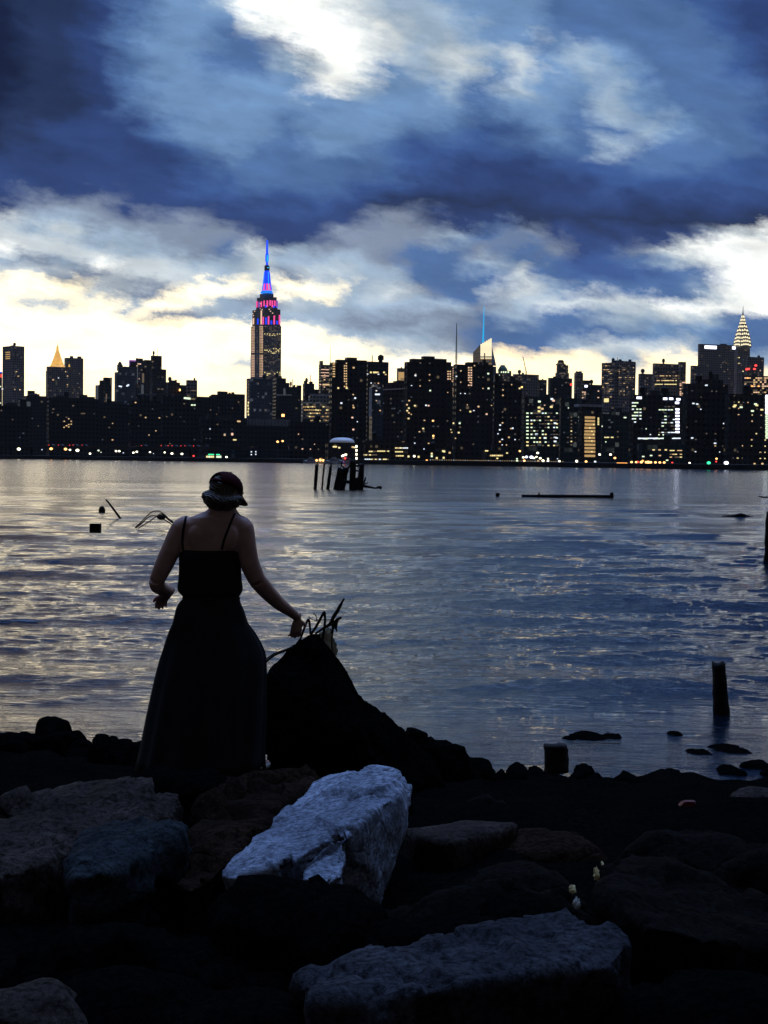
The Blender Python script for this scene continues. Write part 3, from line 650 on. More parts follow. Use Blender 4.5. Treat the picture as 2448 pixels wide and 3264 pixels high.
g7 = B('stone_tower', 'narrow spiky-topped stone tower right of the round-topped tower', 'tower', 1900, [(1833, 1836, 1859, 1188), (1838, 1840, 1844, 1184), (1848, 1850, 1855, 1183)], 'stone', None, (3, 'e', 1200, 1250, 1835, 1856), 2, True)
g8 = B('office_building', 'small stepped block with one bright cool lamp left of the big two-part slab', 'building', 1600, [(1857, 1860, 1881, 1212), (1878, 1882, 1920, 1226)], 'dark', None, (10, 'dpe', 1240, 1290, 1860, 1916), 1)
g8.win(1868, 1231, 10, 7, 'b'); g8.grid((1858, 1864), np.arange(1250, 1282, 6), 'dp', 1, 6, 3)
g9 = B('office_tower', 'broad slab tower with many faint rows of lit windows, left of the sign tower', 'tower', 1700, [(1918, 1956, 1990, 1155), (1966, 1971, 2027, 1149)], 'stone', 40, None, 2, True)
for y in np.arange(1166, 1268, 6.2):
    for x in list(range(1922, 1954, 5)) + list(range(1974, 2024, 5)):
        if random.random() < .42: g9.win(x, y, random.uniform(3, 7), 2.2, random.choice('dddwe'))
g9.win(1933, 1276, 12, 12, 'y'); g9.win(1940, 1137 + 20, 8, 2, 'd')
g10 = B('office_building', 'low block with dim window rows between the slab tower and the flat office tower', 'building', 1650, [(2036, 2042, 2088, 1191)], 'stone', None, (26, 'ddd', 1200, 1265, 2040, 2085), 1)
g11 = B('office_tower', 'flat-roofed office tower with two long yellow lit floors left of the sign tower', 'tower', 1600, [(2083, 2088, 2172, 1158), (2167, 2169, 2187, 1153)], 'stone', None, None, 1)
for y, p_, k in ((1186, .35, 'd'), (1198, .7, 'wd'), (1206, .4, 'd'), (1213, .75, 'yw'), (1225, .9, 'y')):
    for x in range(2090, 2168, 5):
        if random.random() < p_: g11.win(x, y, 5.5, 2.4, random.choice(k))
g11b = B('apartment_building', 'narrow block with a copper-orange lit face below the flat office tower', 'building', 1450, [(2163, 2166, 2186, 1210)], 'brick', None, None, 0)
g11b.grid((2169, 2176, 2182), np.arange(1214, 1270, 5), 'p', .85, 6, 3); 
for o in g11b.root.children:
    if o.name.startswith('window'): o.data = unit('d') if random.random() < .5 else o.data
g12 = B('office_tower', 'small block wedged against the left side of the tower with the glowing sign', 'tower', 1750, [(2204, 2208, 2228, 1165)], 'stone', None, (5, 'd', 1175, 1230, 2206, 2226), 1)
g13 = B('office_tower', 'wide tower with a glowing white-violet rooftop sign', 'tower', 2300, [(2225, 2231, 2342, 1096)], 'stone', None, (30, 'dde', 1120, 1260, 2235, 2330), 1)
g13.win(2265, 1107, 44, 10, 'b', 'illuminated_sign'); g13.win(2339, 1109, 12, 9, 'b', 'illuminated_sign')
for o in g13.root.children:
    if o.name.startswith('illuminated_sign'): o['label'] = 'glowing white-violet rooftop sign'
# --- art deco tower with lit tapering crown
g14 = B('art_deco_tower', 'slender tower with a tapering crown of glowing triangular windows and a needle', 'tower', 2690, [(2341, 2352, 2391, 1107), (2336, 2348, 2398, 1150)], 'stone', None, (24, 'dyde', 1115, 1200, 2350, 2388), 0)
def deco_crown():
    D = 2690; m = D / F; bx = g14.boxes[0]; cx, cy = bx[0] + bx[2] / 2, bx[1] + min(bx[3], bx[2]) / 2; z0 = bx[5]
    prof = [(24, 0), (23.5, 12), (22, 22), (20, 34), (17, 47), (13.5, 60), (10, 72), (7.2, 84), (5, 95), (2.2, 103), (1.0, 116), (.35, 134)]
    bm = bmesh.new(); n = 4; rings = []
    for r, z in prof:
        rings.append([bm.verts.new((cx + sx * r * m * .86, cy + sy * r * m * .86, z0 + z * m)) for sx, sy in ((-1, -1), (1, -1), (1, 1), (-1, 1))])
    for a, q in zip(rings, rings[1:]):
        for j in range(4): bm.faces.new((a[j], a[(j + 1) % 4], q[(j + 1) % 4], q[j]))
    bm.faces.new(rings[-1]); mesh_obj('crown', bm_mesh(bm), mat_plain('steel_crown', (.45, .45, .42), .35, metal=.7, scale=.1), g14.root)
    rowsz = [(6, 5), (17, 5), (28, 5), (40, 4), (52, 3), (64, 3), (75, 2), (85, 2), (94, 1)]
    def rad(z):
        for (ra, za), (rb, zb) in zip(prof, prof[1:]):
            if za <= z <= zb: return ra + (rb - ra) * (z - za) / (zb - za)
    for z, k in rowsz:
        r = rad(z) * .86; h = 7.0
        for face in (0, 1):
            for i in range(k):
                t = (i + .5) / k * 2 - 1; w = r * .92 / k; arch = (1 - t * t) * 4 - 2
                rt = rad(min(z + h + arch, 100)) * .86
                pts = []
                for (a, zz, rr) in ((t * r * .95 - w, z + arch, r), (t * r * .95 + w, z + arch, r), (t * r * .9, z + h + arch, rt)):
                    pts.append(Vector((cx + a * m, cy - (rr + .4) * m, z0 + zz * m)) if face == 0 else Vector((cx - (rr + .4) * m, cy + a * m, z0 + zz * m)))
                bm = bmesh.new(); vs = [bm.verts.new(p) for p in pts]; f_ = bm.faces.new(vs)
                ex = bmesh.ops.extrude_face_region(bm, geom=[f_]); bmesh.ops.translate(bm, vec=(0, .25, 0) if face == 0 else (.25, 0, 0), verts=[g for g in ex['geom'] if isinstance(g, bmesh.types.BMVert)])
                mesh_obj('crown_light', bm_mesh(bm), LIT['i'], g14.root)
deco_crown()
g15 = B('office_tower', 'black flat-topped tower with two red lamps right of the tapering lit crown', 'tower', 2100, [(2378, 2384, 2436, 1137)], 'stone', None, (24, 'dwd', 1150, 1240, 2385, 2432), 1)
for x, y in ((2378 + 8, 1176), (2405, 1176), (2409, 1165), (2381, 1177)): g15.win(x, y, 9, 5, 'R')
g16 = B('office_building', 'orange-lit block cut by the right edge of the photo', 'building', 1500, [(2366, 2374, 2500, 1196)], 'brick', None, None, 2)
for y in np.arange(1205, 1262, 6.5):
    for x in range(2376, 2448, 7):
        if random.random() < (.75 if (y < 1232 and x > 2400) else .35): g16.win(x, y, 6.5, 4, random.choice('owwpd' if y < 1232 else 'pdwd'))
# --- middle rows on the right
h1 = B('apartment_building', 'glass block with ten rows of greenish lit windows', 'building', 1000, [(1667, 1672, 1784, 1264)], 'teal', None, (26, 'dpe', 1268, 1310, 1672, 1780), 2)
for y in (1317, 1328.5, 1340, 1351, 1362.5, 1373.5, 1384.5, 1396, 1409, 1420):
    h1.win(1681, y, 8, 4, 'g' if y < 1400 else 'y')
    for x in range(1694, 1780, 9):
        r_ = random.random()
        if r_ < .30: h1.win(x, y, 6, 4, random.choice('ggyc'))
        elif r_ < .72: h1.win(x, y, 7, 3, random.choice('dde'))
for x, y, k in ((1719, 1280, 'g'), (1759, 1272, 'c'), (1764, 1277, 'p'), (1757, 1297, 'y'), (1718, 1299, 'y'), (1728, 1303, 'w'), (1718, 1311, 'y')): h1.win(x, y, 9, 6, k)
for x, y in ((1769, 1349), (1769, 1395), (1769, 1407), (1710, 1384), (1737, 1396)): h1.win(x, y, 9, 5, 'c')
h2 = B('glass_building', 'dark teal glass block right of the greenish lit building', 'building', 1050, [(1782, 1788, 1852, 1268)], 'teal', None, (24, 'eedg', 1300, 1430, 1788, 1848), 2)
for y in np.arange(1330, 1420, 11): h2.win(1821, y, 5, 4, random.choice('yd')); h2.win(1847, y, 7, 4.5, random.choice('gcg'))
h3 = B('office_building', 'building with a ladder of twelve bright yellow lit floors', 'building', 980, [(1850, 1856, 1918, 1296)], 'dark', None, None, 1)
for i, y in enumerate((1331, 1342, 1353, 1364, 1375, 1385, 1395.5, 1406, 1417.5, 1428.5, 1440, 1453)):
    xc = 1880 - (1 if i in (5, 6) else 0); h3.win(xc, y, 38 if i > 2 else 36, 7.2, 'a', 'lit_floor'); h3.win(xc + 6 * (i % 3), y - .3, 5, 4, 'y')
for y in np.arange(1333, 1358, 5): h3.win(1907, y, 5, 3.6, 'y')
bx = h3.boxes[0]; bm = bmesh.new(); add_box(bm, bx[0] - 3, bx[0] + bx[2] + 1, bx[1] - 1, bx[1] + 6, bx[5] - .0, bx[5] + 1.6); mesh_obj('roof_slab', bm_mesh(bm), M_white, h3.root)
h4 = B('glass_building', 'dark teal block with one pair of yellow windows right of the yellow ladder building', 'building', 1000, [(1914, 1920, 2014, 1312)], 'teal', None, (18, 'eegd', 1318, 1440, 1920, 2010), 2)
for x in (1930, 1937, 1951): h4.win(x, 1394, 9, 3.6, 'y')
for x, y in ((1926, 1317), (1937, 1317), (1992, 1331), (1942, 1339), (1950, 1346), (1943, 1362), (1913 + 2, 1419), (1912, 1448)): h4.win(x, y, 9, 4, 'g' if x == 1992 else 'e')
h5 = B('hospital_building', 'black block edged by a column of blazing blue-white windows and a long lit floor', 'building', 900, [(2014, 2020, 2178, 1258)], 'dark', None, (26, 'cegd', 1280, 1390, 2020, 2150), 4)
for x, y, w in ((2037, 1268, 18), (2120, 1271, 14), (2139, 1271, 14), (2162, 1273, 14), (2158, 1284, 14)): h5.win(x, y, w, 7, 'b', 'blue_white_window')
for y in np.arange(1305, 1380, 10.3): h5.win(2159, y, 14, 6, 'b', 'blue_white_window')
for x in range(2037, 2166, 8): h5.win(x, 1397.5 + random.uniform(-.6, .6), 8.5, random.choice((3.6, 5)), random.choice('gcc'))
for y in np.arange(1284, 1346, 10.2):
    for x in (2018, 2024, 2031, 2041):
        if random.random() < .55: h5.win(x, y, 7, 3.6, random.choice('ggc'))
for y in np.arange(1296, 1380, 10.3):
    for x in (2103, 2112, 2121, 2132, 2141, 2148):
        if random.random() < .5: h5.win(x, y, 8, 3.2, random.choice('cged'))
h6 = B('office_building', 'low dark building with three short yellow floors below the blue-white lit block', 'building', 800, [(2040, 2046, 2190, 1412)], 'teal', None, None, 2)
for y in (1436, 1448, 1457):
    for x in (2138, 2146, 2154, 2162, 2170):
        if random.random() < .8: h6.win(x, y, 8, 3, random.choice('ydw'))
for x, y in ((2083, 1434), (2102, 1434), (2122, 1434), (2075, 1452), (2103, 1452), (2126, 1467), (2030 + 20, 1455)): h6.win(x, y, 8, 3.8, random.choice('gyw'))
h7 = B('apartment_tower', 'broad black riverside block below the glowing rooftop sign', 'tower', 850, [(2186, 2192, 2322, 1222), (2250, 2254, 2306, 1210)], 'dark', None, (40, 'dewecd', 1235, 1460, 2195, 2318), 4)
for x, y in ((2252, 1208 + 20), (2210, 1286), (2222, 1288), (2308, 1350), (2206, 1396), (2279, 1413)): h7.win(x, y, 8, 4, 'c')
h8 = B('apartment_tower', 'black riverside block with warm scattered windows near the right edge', 'tower', 830, [(2318, 2326, 2470, 1255)], 'dark', None, (50, 'dwwyed', 1262, 1460, 2326, 2436), 4)
for x, y in ((2340, 1296), (2362, 1298), (2343, 1292), (2408, 1288), (2412, 1292), (2428, 1306), (2398, 1310)): h8.win(x, y, 10, 5, random.choice('yg'))
for i in range(26):
    y = 1243 + i * 6.1; h8.win(2443 + (i % 2), y, 9, 5, 'g' if i > 12 else 'b')
h8.rnd(18, 'yyw', 1395, 1475, 2420, 2446)
# --- low riverside buildings in the middle
k1 = B('hangar_building', 'low riverside hall under a white rounded roof with a vertical row of five bright lamps', 'building', 860, [(1040, 1046, 1160, 1410)], 'dark', None, None, 0)
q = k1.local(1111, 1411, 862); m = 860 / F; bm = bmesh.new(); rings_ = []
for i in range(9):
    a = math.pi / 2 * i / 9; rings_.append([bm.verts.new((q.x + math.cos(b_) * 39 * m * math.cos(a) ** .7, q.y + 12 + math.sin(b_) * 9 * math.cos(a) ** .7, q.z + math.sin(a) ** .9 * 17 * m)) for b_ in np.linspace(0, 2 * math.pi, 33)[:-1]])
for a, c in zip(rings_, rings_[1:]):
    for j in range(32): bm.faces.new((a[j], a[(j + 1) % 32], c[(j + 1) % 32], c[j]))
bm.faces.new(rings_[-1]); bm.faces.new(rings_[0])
m_dome, bb_, pr_ = mat_new('membrane_added_glow'); pr_.inputs['Base Color'].default_value = (.7, .7, .74, 1); pr_.inputs['Emission Color'].default_value = (.85, .87, 1, 1); pr_.inputs['Emission Strength'].default_value = .05; m_dome.cycles.emission_sampling = 'NONE'  # weak glow added to brighten the roof fabric, no lamp inside
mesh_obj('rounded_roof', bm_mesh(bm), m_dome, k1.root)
for y in (1411, 1423, 1435.5, 1448, 1461): k1.win(1136, y, 5, 7, 'W', 'wall_lamp')
for x, y, k in ((1064, 1424, 'y'), (1070, 1424, 'y'), (1081, 1427, 'y'), (1130, 1426, 'y'), (1124, 1425, 'w'), (1102, 1449, 'W'), (1094, 1452, 'W')): k1.win(x, y, 7, 5, k)
k2 = B('office_building', 'low long block with short yellow window rows right of the white rounded roof', 'building', 880, [(1156, 1162, 1300, 1404)], 'brick', None, None, 3)
for x0, x1, y, k in ((1178, 1200, 1439, 'yd'), (1205, 1240, 1438, 'dyy'), (1160, 1205, 1450, 'yd'), (1262, 1284, 1428, 'yw'), (1262, 1284, 1440, 'y'), (1264, 1285, 1453, 'yw'), (1278, 1300, 1428, 'gc'), (1165, 1240, 1464, 'dyc')):
    for x in np.arange(x0, x1, 6.5): k2.win(x, y, 5.5, 3.8, random.choice(k))
k3 = B('office_building', 'low lit lobby building at the foot of the second black riverside tower', 'building', 840, [(1296, 1300, 1440, 1436)], 'dark', None, None, 2)
for x, y, k in ((1302, 1455, 'y'), (1320, 1454, 'W'), (1334, 1456, 'y'), (1360, 1468, 'o'), (1376, 1446, 'y'), (1376, 1454, 'g'), (1392, 1460, 'y'), (1412, 1438, 'y'), (1414, 1459, 'y'), (1416, 1439, 'y'), (1433, 1443, 'w')): k3.win(x, y, 6, 6, k)
k4 = B('office_building', 'low lit lobby building at the foot of the third black riverside tower', 'building', 800, [(1545, 1550, 1640, 1434)], 'dark', None, None, 2)
for x in range(1564, 1606, 6): k4.win(x, 1452, 5, 4.6, random.choice('yw'))
for x, y in ((1549, 1427 + 10), (1553, 1427 + 10), (1585, 1461), (1580, 1475), (1616, 1444)): k4.win(x, y, 6, 4, 'y')
k5 = B('shop_building', 'small shop with green lit sign band and bright yellow windows on the far bank', 'building', 985, [(652, 656, 712, 1444)], 'dark', None, None, 1)
for x in (660, 667, 674, 681, 688, 695, 702): k5.win(x, 1457, 6.5, 9, random.choice('yyg'))
k5.win(682, 1448.5, 40, 2.6, 'G', 'sign_band')

# ---- lit skyscraper with the coloured top
ES = Bld('skyscraper', 'tallest tower, its top stages floodlit magenta and its mast glowing blue', 'skyscraper', 2920,
         [(800, 840, 897, 1036), (804.5, 844, 894, 983), (816.5, 846, 885, 956), (819, 846, 882, 945), (828, 848, 872, 934)], 'stone', 33)
for y in np.arange(1041, 1204, 5.1):      # S face: two dense lit columns
    if 1125 < y < 1131: continue
    for x in (803, 806.5, 810): ES.win(x, y, 2.4, 3.4, 'p' if y > 1110 else random.choice('ppw'))
    for x in (829, 833, 837): ES.win(x, y, 2.4, 3.4, random.choice('wp'))
    if random.random() < .35: ES.win(820, y, 3, 2.6, 'd')
for y in np.arange(1041, 1206, 4.7):
    pr_ = .85 if 1062 < y < 1070 else .55 if 1108 < y < 1128 else .75 if 1184 < y < 1200 else .25
    for x in np.arange(844, 894, 4.0):
        if random.random() < pr_: ES.win(x, y, 3.2, 2.6, random.choice('yd' if pr_ > .5 else 'ddde'))
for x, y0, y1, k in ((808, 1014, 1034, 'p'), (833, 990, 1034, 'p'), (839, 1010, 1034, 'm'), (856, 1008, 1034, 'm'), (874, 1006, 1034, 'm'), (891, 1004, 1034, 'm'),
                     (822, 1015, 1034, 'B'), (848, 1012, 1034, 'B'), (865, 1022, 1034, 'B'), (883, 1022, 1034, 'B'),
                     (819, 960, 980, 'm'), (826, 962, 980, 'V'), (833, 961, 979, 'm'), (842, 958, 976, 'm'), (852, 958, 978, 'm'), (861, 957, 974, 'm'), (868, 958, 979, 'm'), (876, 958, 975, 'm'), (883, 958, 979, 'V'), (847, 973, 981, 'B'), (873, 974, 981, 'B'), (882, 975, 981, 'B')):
    ES.win(x, (y0 + y1) / 2, 5.6, y1 - y0, k, 'floodlit_wall_glow')  # glowing strips stand in for floodlight falling on the walls
for x, y in ((806, 1000), (812, 992), (830, 985), (836, 987), (858, 986), (862, 992), (869, 998), (808, 1006), (831, 968)): ES.win(x, y, 4, 2.6, 'p')
def mast():
    D = 2935; m = D / F; L = lambda x, y: ES.local(x, y, D); bx = ES.boxes[4]
    c = L(850.3, 934); top = L(851.8, 764); base = c
    def at(y): t = (934 - y) / (934 - 764); return c.lerp(top, t)
    def stage(name, ys, rs, mat, seg=12):
        bm = bmesh.new(); add_tube(bm, [at(y) for y in ys], [r * m for r in rs], seg); return mesh_obj(name, bm_mesh(bm), mat, ES.root)
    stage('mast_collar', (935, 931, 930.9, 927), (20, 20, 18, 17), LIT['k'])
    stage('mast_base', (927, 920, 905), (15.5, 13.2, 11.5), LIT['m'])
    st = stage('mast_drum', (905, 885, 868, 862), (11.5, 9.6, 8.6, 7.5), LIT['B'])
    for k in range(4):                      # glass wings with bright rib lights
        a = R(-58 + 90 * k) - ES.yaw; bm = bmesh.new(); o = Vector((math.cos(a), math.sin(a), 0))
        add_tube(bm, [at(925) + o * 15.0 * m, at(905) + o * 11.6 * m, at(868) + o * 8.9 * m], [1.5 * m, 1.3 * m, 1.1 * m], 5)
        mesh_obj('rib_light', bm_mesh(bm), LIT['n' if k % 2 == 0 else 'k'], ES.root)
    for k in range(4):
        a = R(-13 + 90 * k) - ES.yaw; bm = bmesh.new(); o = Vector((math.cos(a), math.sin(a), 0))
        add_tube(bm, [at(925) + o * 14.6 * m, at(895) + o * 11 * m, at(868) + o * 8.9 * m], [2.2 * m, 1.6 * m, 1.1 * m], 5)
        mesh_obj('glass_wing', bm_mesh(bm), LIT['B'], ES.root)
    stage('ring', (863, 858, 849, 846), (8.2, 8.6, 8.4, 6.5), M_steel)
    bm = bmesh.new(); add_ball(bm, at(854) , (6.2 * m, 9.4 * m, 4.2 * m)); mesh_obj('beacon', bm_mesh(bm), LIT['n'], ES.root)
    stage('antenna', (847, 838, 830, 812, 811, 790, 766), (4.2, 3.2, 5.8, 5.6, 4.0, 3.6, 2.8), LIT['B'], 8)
    for y0, y1, r in ((835, 814, 3.0),):
        bm = bmesh.new(); add_tube(bm, [at(y0) + Vector((-1.2, -5.0, 0)) * m, at(y1) + Vector((-1.2, -5.0, 0)) * m], r * m, 6); mesh_obj('antenna_light', bm_mesh(bm), LIT['n'], ES.root)
    for y in (806, 801, 796, 790, 784, 778, 772):
        bm = bmesh.new(); add_ball(bm, at(y) + Vector((0, -4.2, 0)) * m, 1.5 * m, u=8, v=6); mesh_obj('antenna_light', bm_mesh(bm), LIT['k'], ES.root)
    stage('lightning_rod', (766, 754), (.6, .3), M_steel, 5)
mast()
for s in BLD: s.finish()

# ------------------------------------------------------------------ elevated highway, vehicles, lamps on the far bank
def along(px, py, off=0.0):                  # point of the far bank (off metres behind the waterline) under a sight line
    r = ratio(px, py); k = 640.0 + 167 * .79 + off; Y = k / (1 + .79 * r); return Y
hw = empty('elevated_highway', (0, 0, 0)); tag(hw, 'long dark elevated highway deck along the far left bank', 'highway')
bm = bmesh.new(); A = P(-300, 1420, along(-300, 1420, 38)); Bq = P(770, 1441, along(770, 1441, 38))
zt = 8.6; A.z = zt; Bq.z = zt; dv = (Bq - A).normalized(); nv = Vector((-dv.y, dv.x, 0))
for off, z0, z1, t_ in ((0, zt - 1.1, zt, 14), (-.3, zt, zt + .5, .3), (14, zt, zt + .5, .3)):
    p = [A + nv * off, Bq + nv * off, Bq + nv * (off + t_), A + nv * (off + t_)]
    lo = [bm.verts.new((v_.x, v_.y, z0)) for v_ in p]; hi = [bm.verts.new((v_.x, v_.y, z1)) for v_ in p]
    bm.faces.new(lo[::-1]); bm.faces.new(hi)
    for i in range(4): bm.faces.new((lo[i], lo[(i + 1) % 4], hi[(i + 1) % 4], hi[i]))
mesh_obj('deck', bm_mesh(bm), M_asph, hw)
_bm = bmesh.new(); add_box(_bm, -.6, .6, -.6, .6, 0, 1); me_pier = bm_mesh(_bm)
Lh = (Bq - A).length
for i in range(int(Lh / 22)):
    p = A + dv * (i * 22 + 5) + nv * 7; mesh_obj('pier', me_pier, M_bulk, hw, (p.x, p.y, GZ - .1)).scale = (1, 1, zt - 1.1 - GZ + .1)
def make_car():
    bm = bmesh.new()
    prof = [(-2.2, .3), (2.2, .3), (2.25, .75), (1.3, .9), (.7, 1.4), (-.9, 1.42), (-1.6, .95), (-2.25, .9)]
    f0 = [bm.verts.new((x, -.85, z)) for x, z in prof]; f1 = [bm.verts.new((x, .85, z)) for x, z in prof]
    bm.faces.new(f0); bm.faces.new(f1[::-1])
    for i in range(len(prof)): bm.faces.new((f0[i], f1[i], f1[(i + 1) % 8], f0[(i + 1) % 8]))
    body = bm_mesh(bm); body.materials.append(M_car[1])
    bm = bmesh.new(); add_tube(bm, [(0, -.1, 0), (0, .1, 0)], .32, 10); wh = bm_mesh(bm); wh.materials.append(M_tyre)
    bm = bmesh.new(); add_ball(bm, Vector(), (.35, .35, .26), u=8, v=6); tl = bm_mesh(bm); tl.materials.append(LIT['R'])
    return body, wh, tl
CARM = make_car()
def car(px, py, lab):
    Y = along(px, py, 43); p = P(px, py, Y); t = empty('car', (p.x, p.y, zt + .02), math.atan2(dv.y, dv.x)); tag(t, lab, 'car', 'cars with red tail lights on the elevated highway')
    mesh_obj('body', CARM[0], None, t)
    for x in (-1.35, 1.35):
        for y in (-.8, .8): mesh_obj('wheel', CARM[1], None, t, (x, y, .34))
    for y in (-.62, .62): mesh_obj('tail_light', CARM[2], None, t, (-2.25, y, .8))
for i, (px, lab) in enumerate(((166, 'leftmost car with glowing red tail lights on the elevated highway'), (196, 'second car from the left with red tail lights on the highway'),
        (232, 'left one of two close cars with red tail lights on the highway'), (243, 'right one of two close cars with red tail lights on the highway'),
        (272, 'car with the biggest red glow, last of the left group on the highway'), (461, 'lone car with faint red light in the middle of the highway'),
        (525, 'first car of the right group of red tail lights on the highway'), (547, 'second car of the right group of red tail lights'),
        (559, 'faint red-lit car third in the right group on the highway'), (588, 'bright red-lit car fourth in the right group on the highway'),
        (600, 'car close behind the fourth of the right group on the highway'), (628, 'last red-lit car of the highway, nearest the green-lit shop'))):
    car(px, 1418 + (px - 166) * .038, lab)
# lamps
bm = bmesh.new(); add_tube(bm, [(0, 0, 0), (0, 0, 1)], [.016, .012], 6); me_post = bm_mesh(bm); me_post.materials.append(M_steel)
HEAD = {}
def head(k):
    if k not in HEAD:
        bm = bmesh.new(); add_ball(bm, Vector(), (1, 1, .75), u=10, v=8); me = bm_mesh(bm); me.materials.append(LIT[k]); HEAD[k] = me
    return HEAD[k]
def lamp(px, py, k, size, lab, off=12, grp='street lamps along the far bank', name='street_lamp', cat='street lamp'):
    Y = along(px, py, off); p = P(px, py, Y); hgt = max(p.z - GZ, .4)
    t = empty(name, (p.x, p.y, GZ)); tag(t, lab, cat, grp)
    o = mesh_obj('post', me_post, None, t); o.scale = (hgt * .8 if hgt < 4 else 5, hgt * .8 if hgt < 4 else 5, hgt)
    r = size * Y / F / 2; mesh_obj('lamp_head', head(k), None, t, (0, 0, hgt + r * .3)).scale = (r, r, r)
CN = {'W': 'white', 'O': 'orange', 'b': 'blue-white', 'G': 'green', 'R': 'red', 'w': 'warm', 'g': 'greenish', 'c': 'cool white'}
LL = [(60, 1433, 'W', 11, 'large yellowish street lamp, leftmost on the far bank'), (134, 1434, 'c', 4, 'tiny white street lamp left of the first orange lamp'),
 (163, 1432, 'O', 10, 'orange street lamp under the leftmost red tail lights'), (209, 1433, 'O', 10, 'second orange street lamp on the left bank, beside a yellow one'),
 (223, 1435, 'W', 7, 'yellow street lamp just right of the second orange lamp'), (247, 1437, 'W', 11, 'brightest white street lamp of the left bank'),
 (287, 1447, 'W', 7, 'low street lamp right of the brightest white lamp'), (314, 1437, 'g', 7, 'upper of a pair of street lamps left of the blue glass tower'),
 (322, 1442, 'g', 4, 'lower small one of a pair of street lamps left of the blue glass tower'), (370, 1439, 'W', 7, 'left of two equal street lamps under the blue glass tower'),
 (380, 1439, 'W', 7, 'right of two equal street lamps under the blue glass tower'), (393, 1444, 'c', 4, 'tiny dim lamp right of the two equal street lamps'),
 (425, 1444, 'W', 7, 'lower left of a pair of street lamps under the pink-lit roof'), (436, 1441, 'W', 7, 'upper right of a pair of street lamps under the pink-lit roof'),
 (478, 1442, 'W', 6, 'street lamp below the tallest flat-roofed slab'), (489, 1446, 'c', 3, 'tiny lamp just right of the one below the flat-roofed slab'), (525, 1443, 'W', 6, 'street lamp under the first of the right group of cars'),
 (548, 1447, 'W', 8, 'street lamp under the second of the right group of cars'), (580, 1448, 'W', 8, 'street lamp left of a red lamp near the green-lit shop'),
 (617, 1454, 'R', 6, 'small red lamp left of the green-lit shop'), (885, 1409, 'O', 8, 'left of two high orange lamps below the lit skyscraper'), (901, 1407, 'O', 7, 'right of two high orange lamps below the lit skyscraper'),
 (722, 1460, 'W', 7, 'lamp just right of the green-lit shop'),
 (1668, 1459, 'W', 7, 'white lamp at the foot of the greenish lit building, leftmost of its row'), (1678, 1458, 'b', 10, 'blue-white lamp second in the row under the greenish lit building'),
 (1694, 1459, 'b', 12, 'largest blue-white lamp under the greenish lit building'), (1702, 1461, 'W', 7, 'lamp touching the largest blue-white lamp on its right'),
 (1714, 1445, 'W', 8, 'high white lamp above the row under the greenish lit building'), (1710, 1457, 'W', 6, 'small yellow lamp below the high white lamp'), (1722, 1462, 'W', 8, 'white lamp right of the small yellow lamp'),
 (1648, 1463, 'g', 6, 'greenish lamp on top of a pair at the foot of the fourth black tower'), (1648, 1470, 'g', 8, 'greenish lower lamp of a pair at the foot of the fourth black tower'),
 (1671, 1470, 'O', 8, 'orange lamp low under the greenish lit building'), (1715, 1470, 'w', 6, 'warm low lamp under the greenish lit building'), (1731, 1470, 'W', 9, 'white low lamp right of the warm low lamp'),
 (1747, 1463, 'W', 6, 'small lamp at the right end of the greenish lit building, upper'), (1747, 1470, 'W', 7, 'small lamp at the right end of the greenish lit building, lower'), (1777, 1463, 'c', 4, 'tiny lamp under the dark teal block'),
 (1657, 1439, 'O', 7, 'high orange lamp right of the fourth black tower'), (1838, 1470, 'W', 7, 'lamp left of the yellow ladder building'), (1838, 1480, 'W', 8, 'lamp low by the water left of the yellow ladder building'),
 (1783, 1484, 'W', 7, 'lamp by the water under the dark teal block'), (1868, 1480, 'O', 8, 'orange lamp by the water under the yellow ladder building'), (1897, 1479, 'c', 8, 'cool lamp by the water right of the yellow ladder building'),
 (1911, 1450, 'W', 8, 'white lamp at mid height right of the yellow ladder building'), (1946, 1450, 'W', 8, 'white lamp under the teal block with the yellow pair'), (1960, 1461, 'O', 8, 'orange lamp above the left end of the lit quay'),
 (2013, 1480, 'O', 8, 'first orange lamp of the row on the quay'), (2028, 1480, 'O', 8, 'second orange lamp of the row on the quay'), (2033, 1473, 'R', 7, 'red lamp above the second and third orange quay lamps'), (2044, 1480, 'O', 9, 'third orange lamp of the row on the quay'),
 (2049, 1470, 'o', 8, 'reddish lamp above the middle of the row on the quay'), (2060, 1481, 'O', 9, 'fourth orange lamp of the row on the quay'), (2066, 1486, 'O', 11, 'low wide orange lamp below the row on the quay'), (2074, 1481, 'O', 9, 'fifth orange lamp of the row on the quay'),
 (2089, 1481, 'O', 8, 'sixth orange lamp of the row on the quay'), (2103, 1482, 'O', 8, 'seventh orange lamp of the row on the quay'), (2117, 1482, 'O', 8, 'eighth and last orange lamp of the row on the quay'), (2143, 1475, 'R', 5, 'small red lamp above the pale lit quay strip'),
 (2259, 1482, 'G', 12, 'single green lamp by the water near the right edge'), (2283, 1472, 'R', 5, 'tiny red lamp between the green and the big blue-white lamp'), (2315, 1480, 'b', 15, 'big blue-white lamp by the water near the right edge'),
 (2284, 1463, 'O', 7, 'orange lamp above the green lamp near the right edge'), (2198, 1481, 'W', 6, 'white lamp left of the green lamp'), (2430, 1484, 'w', 8, 'warm lamp at the right edge by the water'), (2405, 1486, 'w', 7, 'warm lamp left of the one at the right edge')]
for px, py, k, sz, lab in LL: lamp(px, py, k, sz, lab)
for i in range(58):                          # promenade rail lamps
    px = 1372 + i * 7.4
    lamp(px, 1477.5 + (px - 1372) * .0145 + random.uniform(-.5, .5), 'w' if i % 5 else 'c', 2.6, 'one of the many tiny white lamps in an even row just above the far waterline', 1.5, 'row of tiny lamps on the promenade rail', 'rail_lamp', 'lamp')
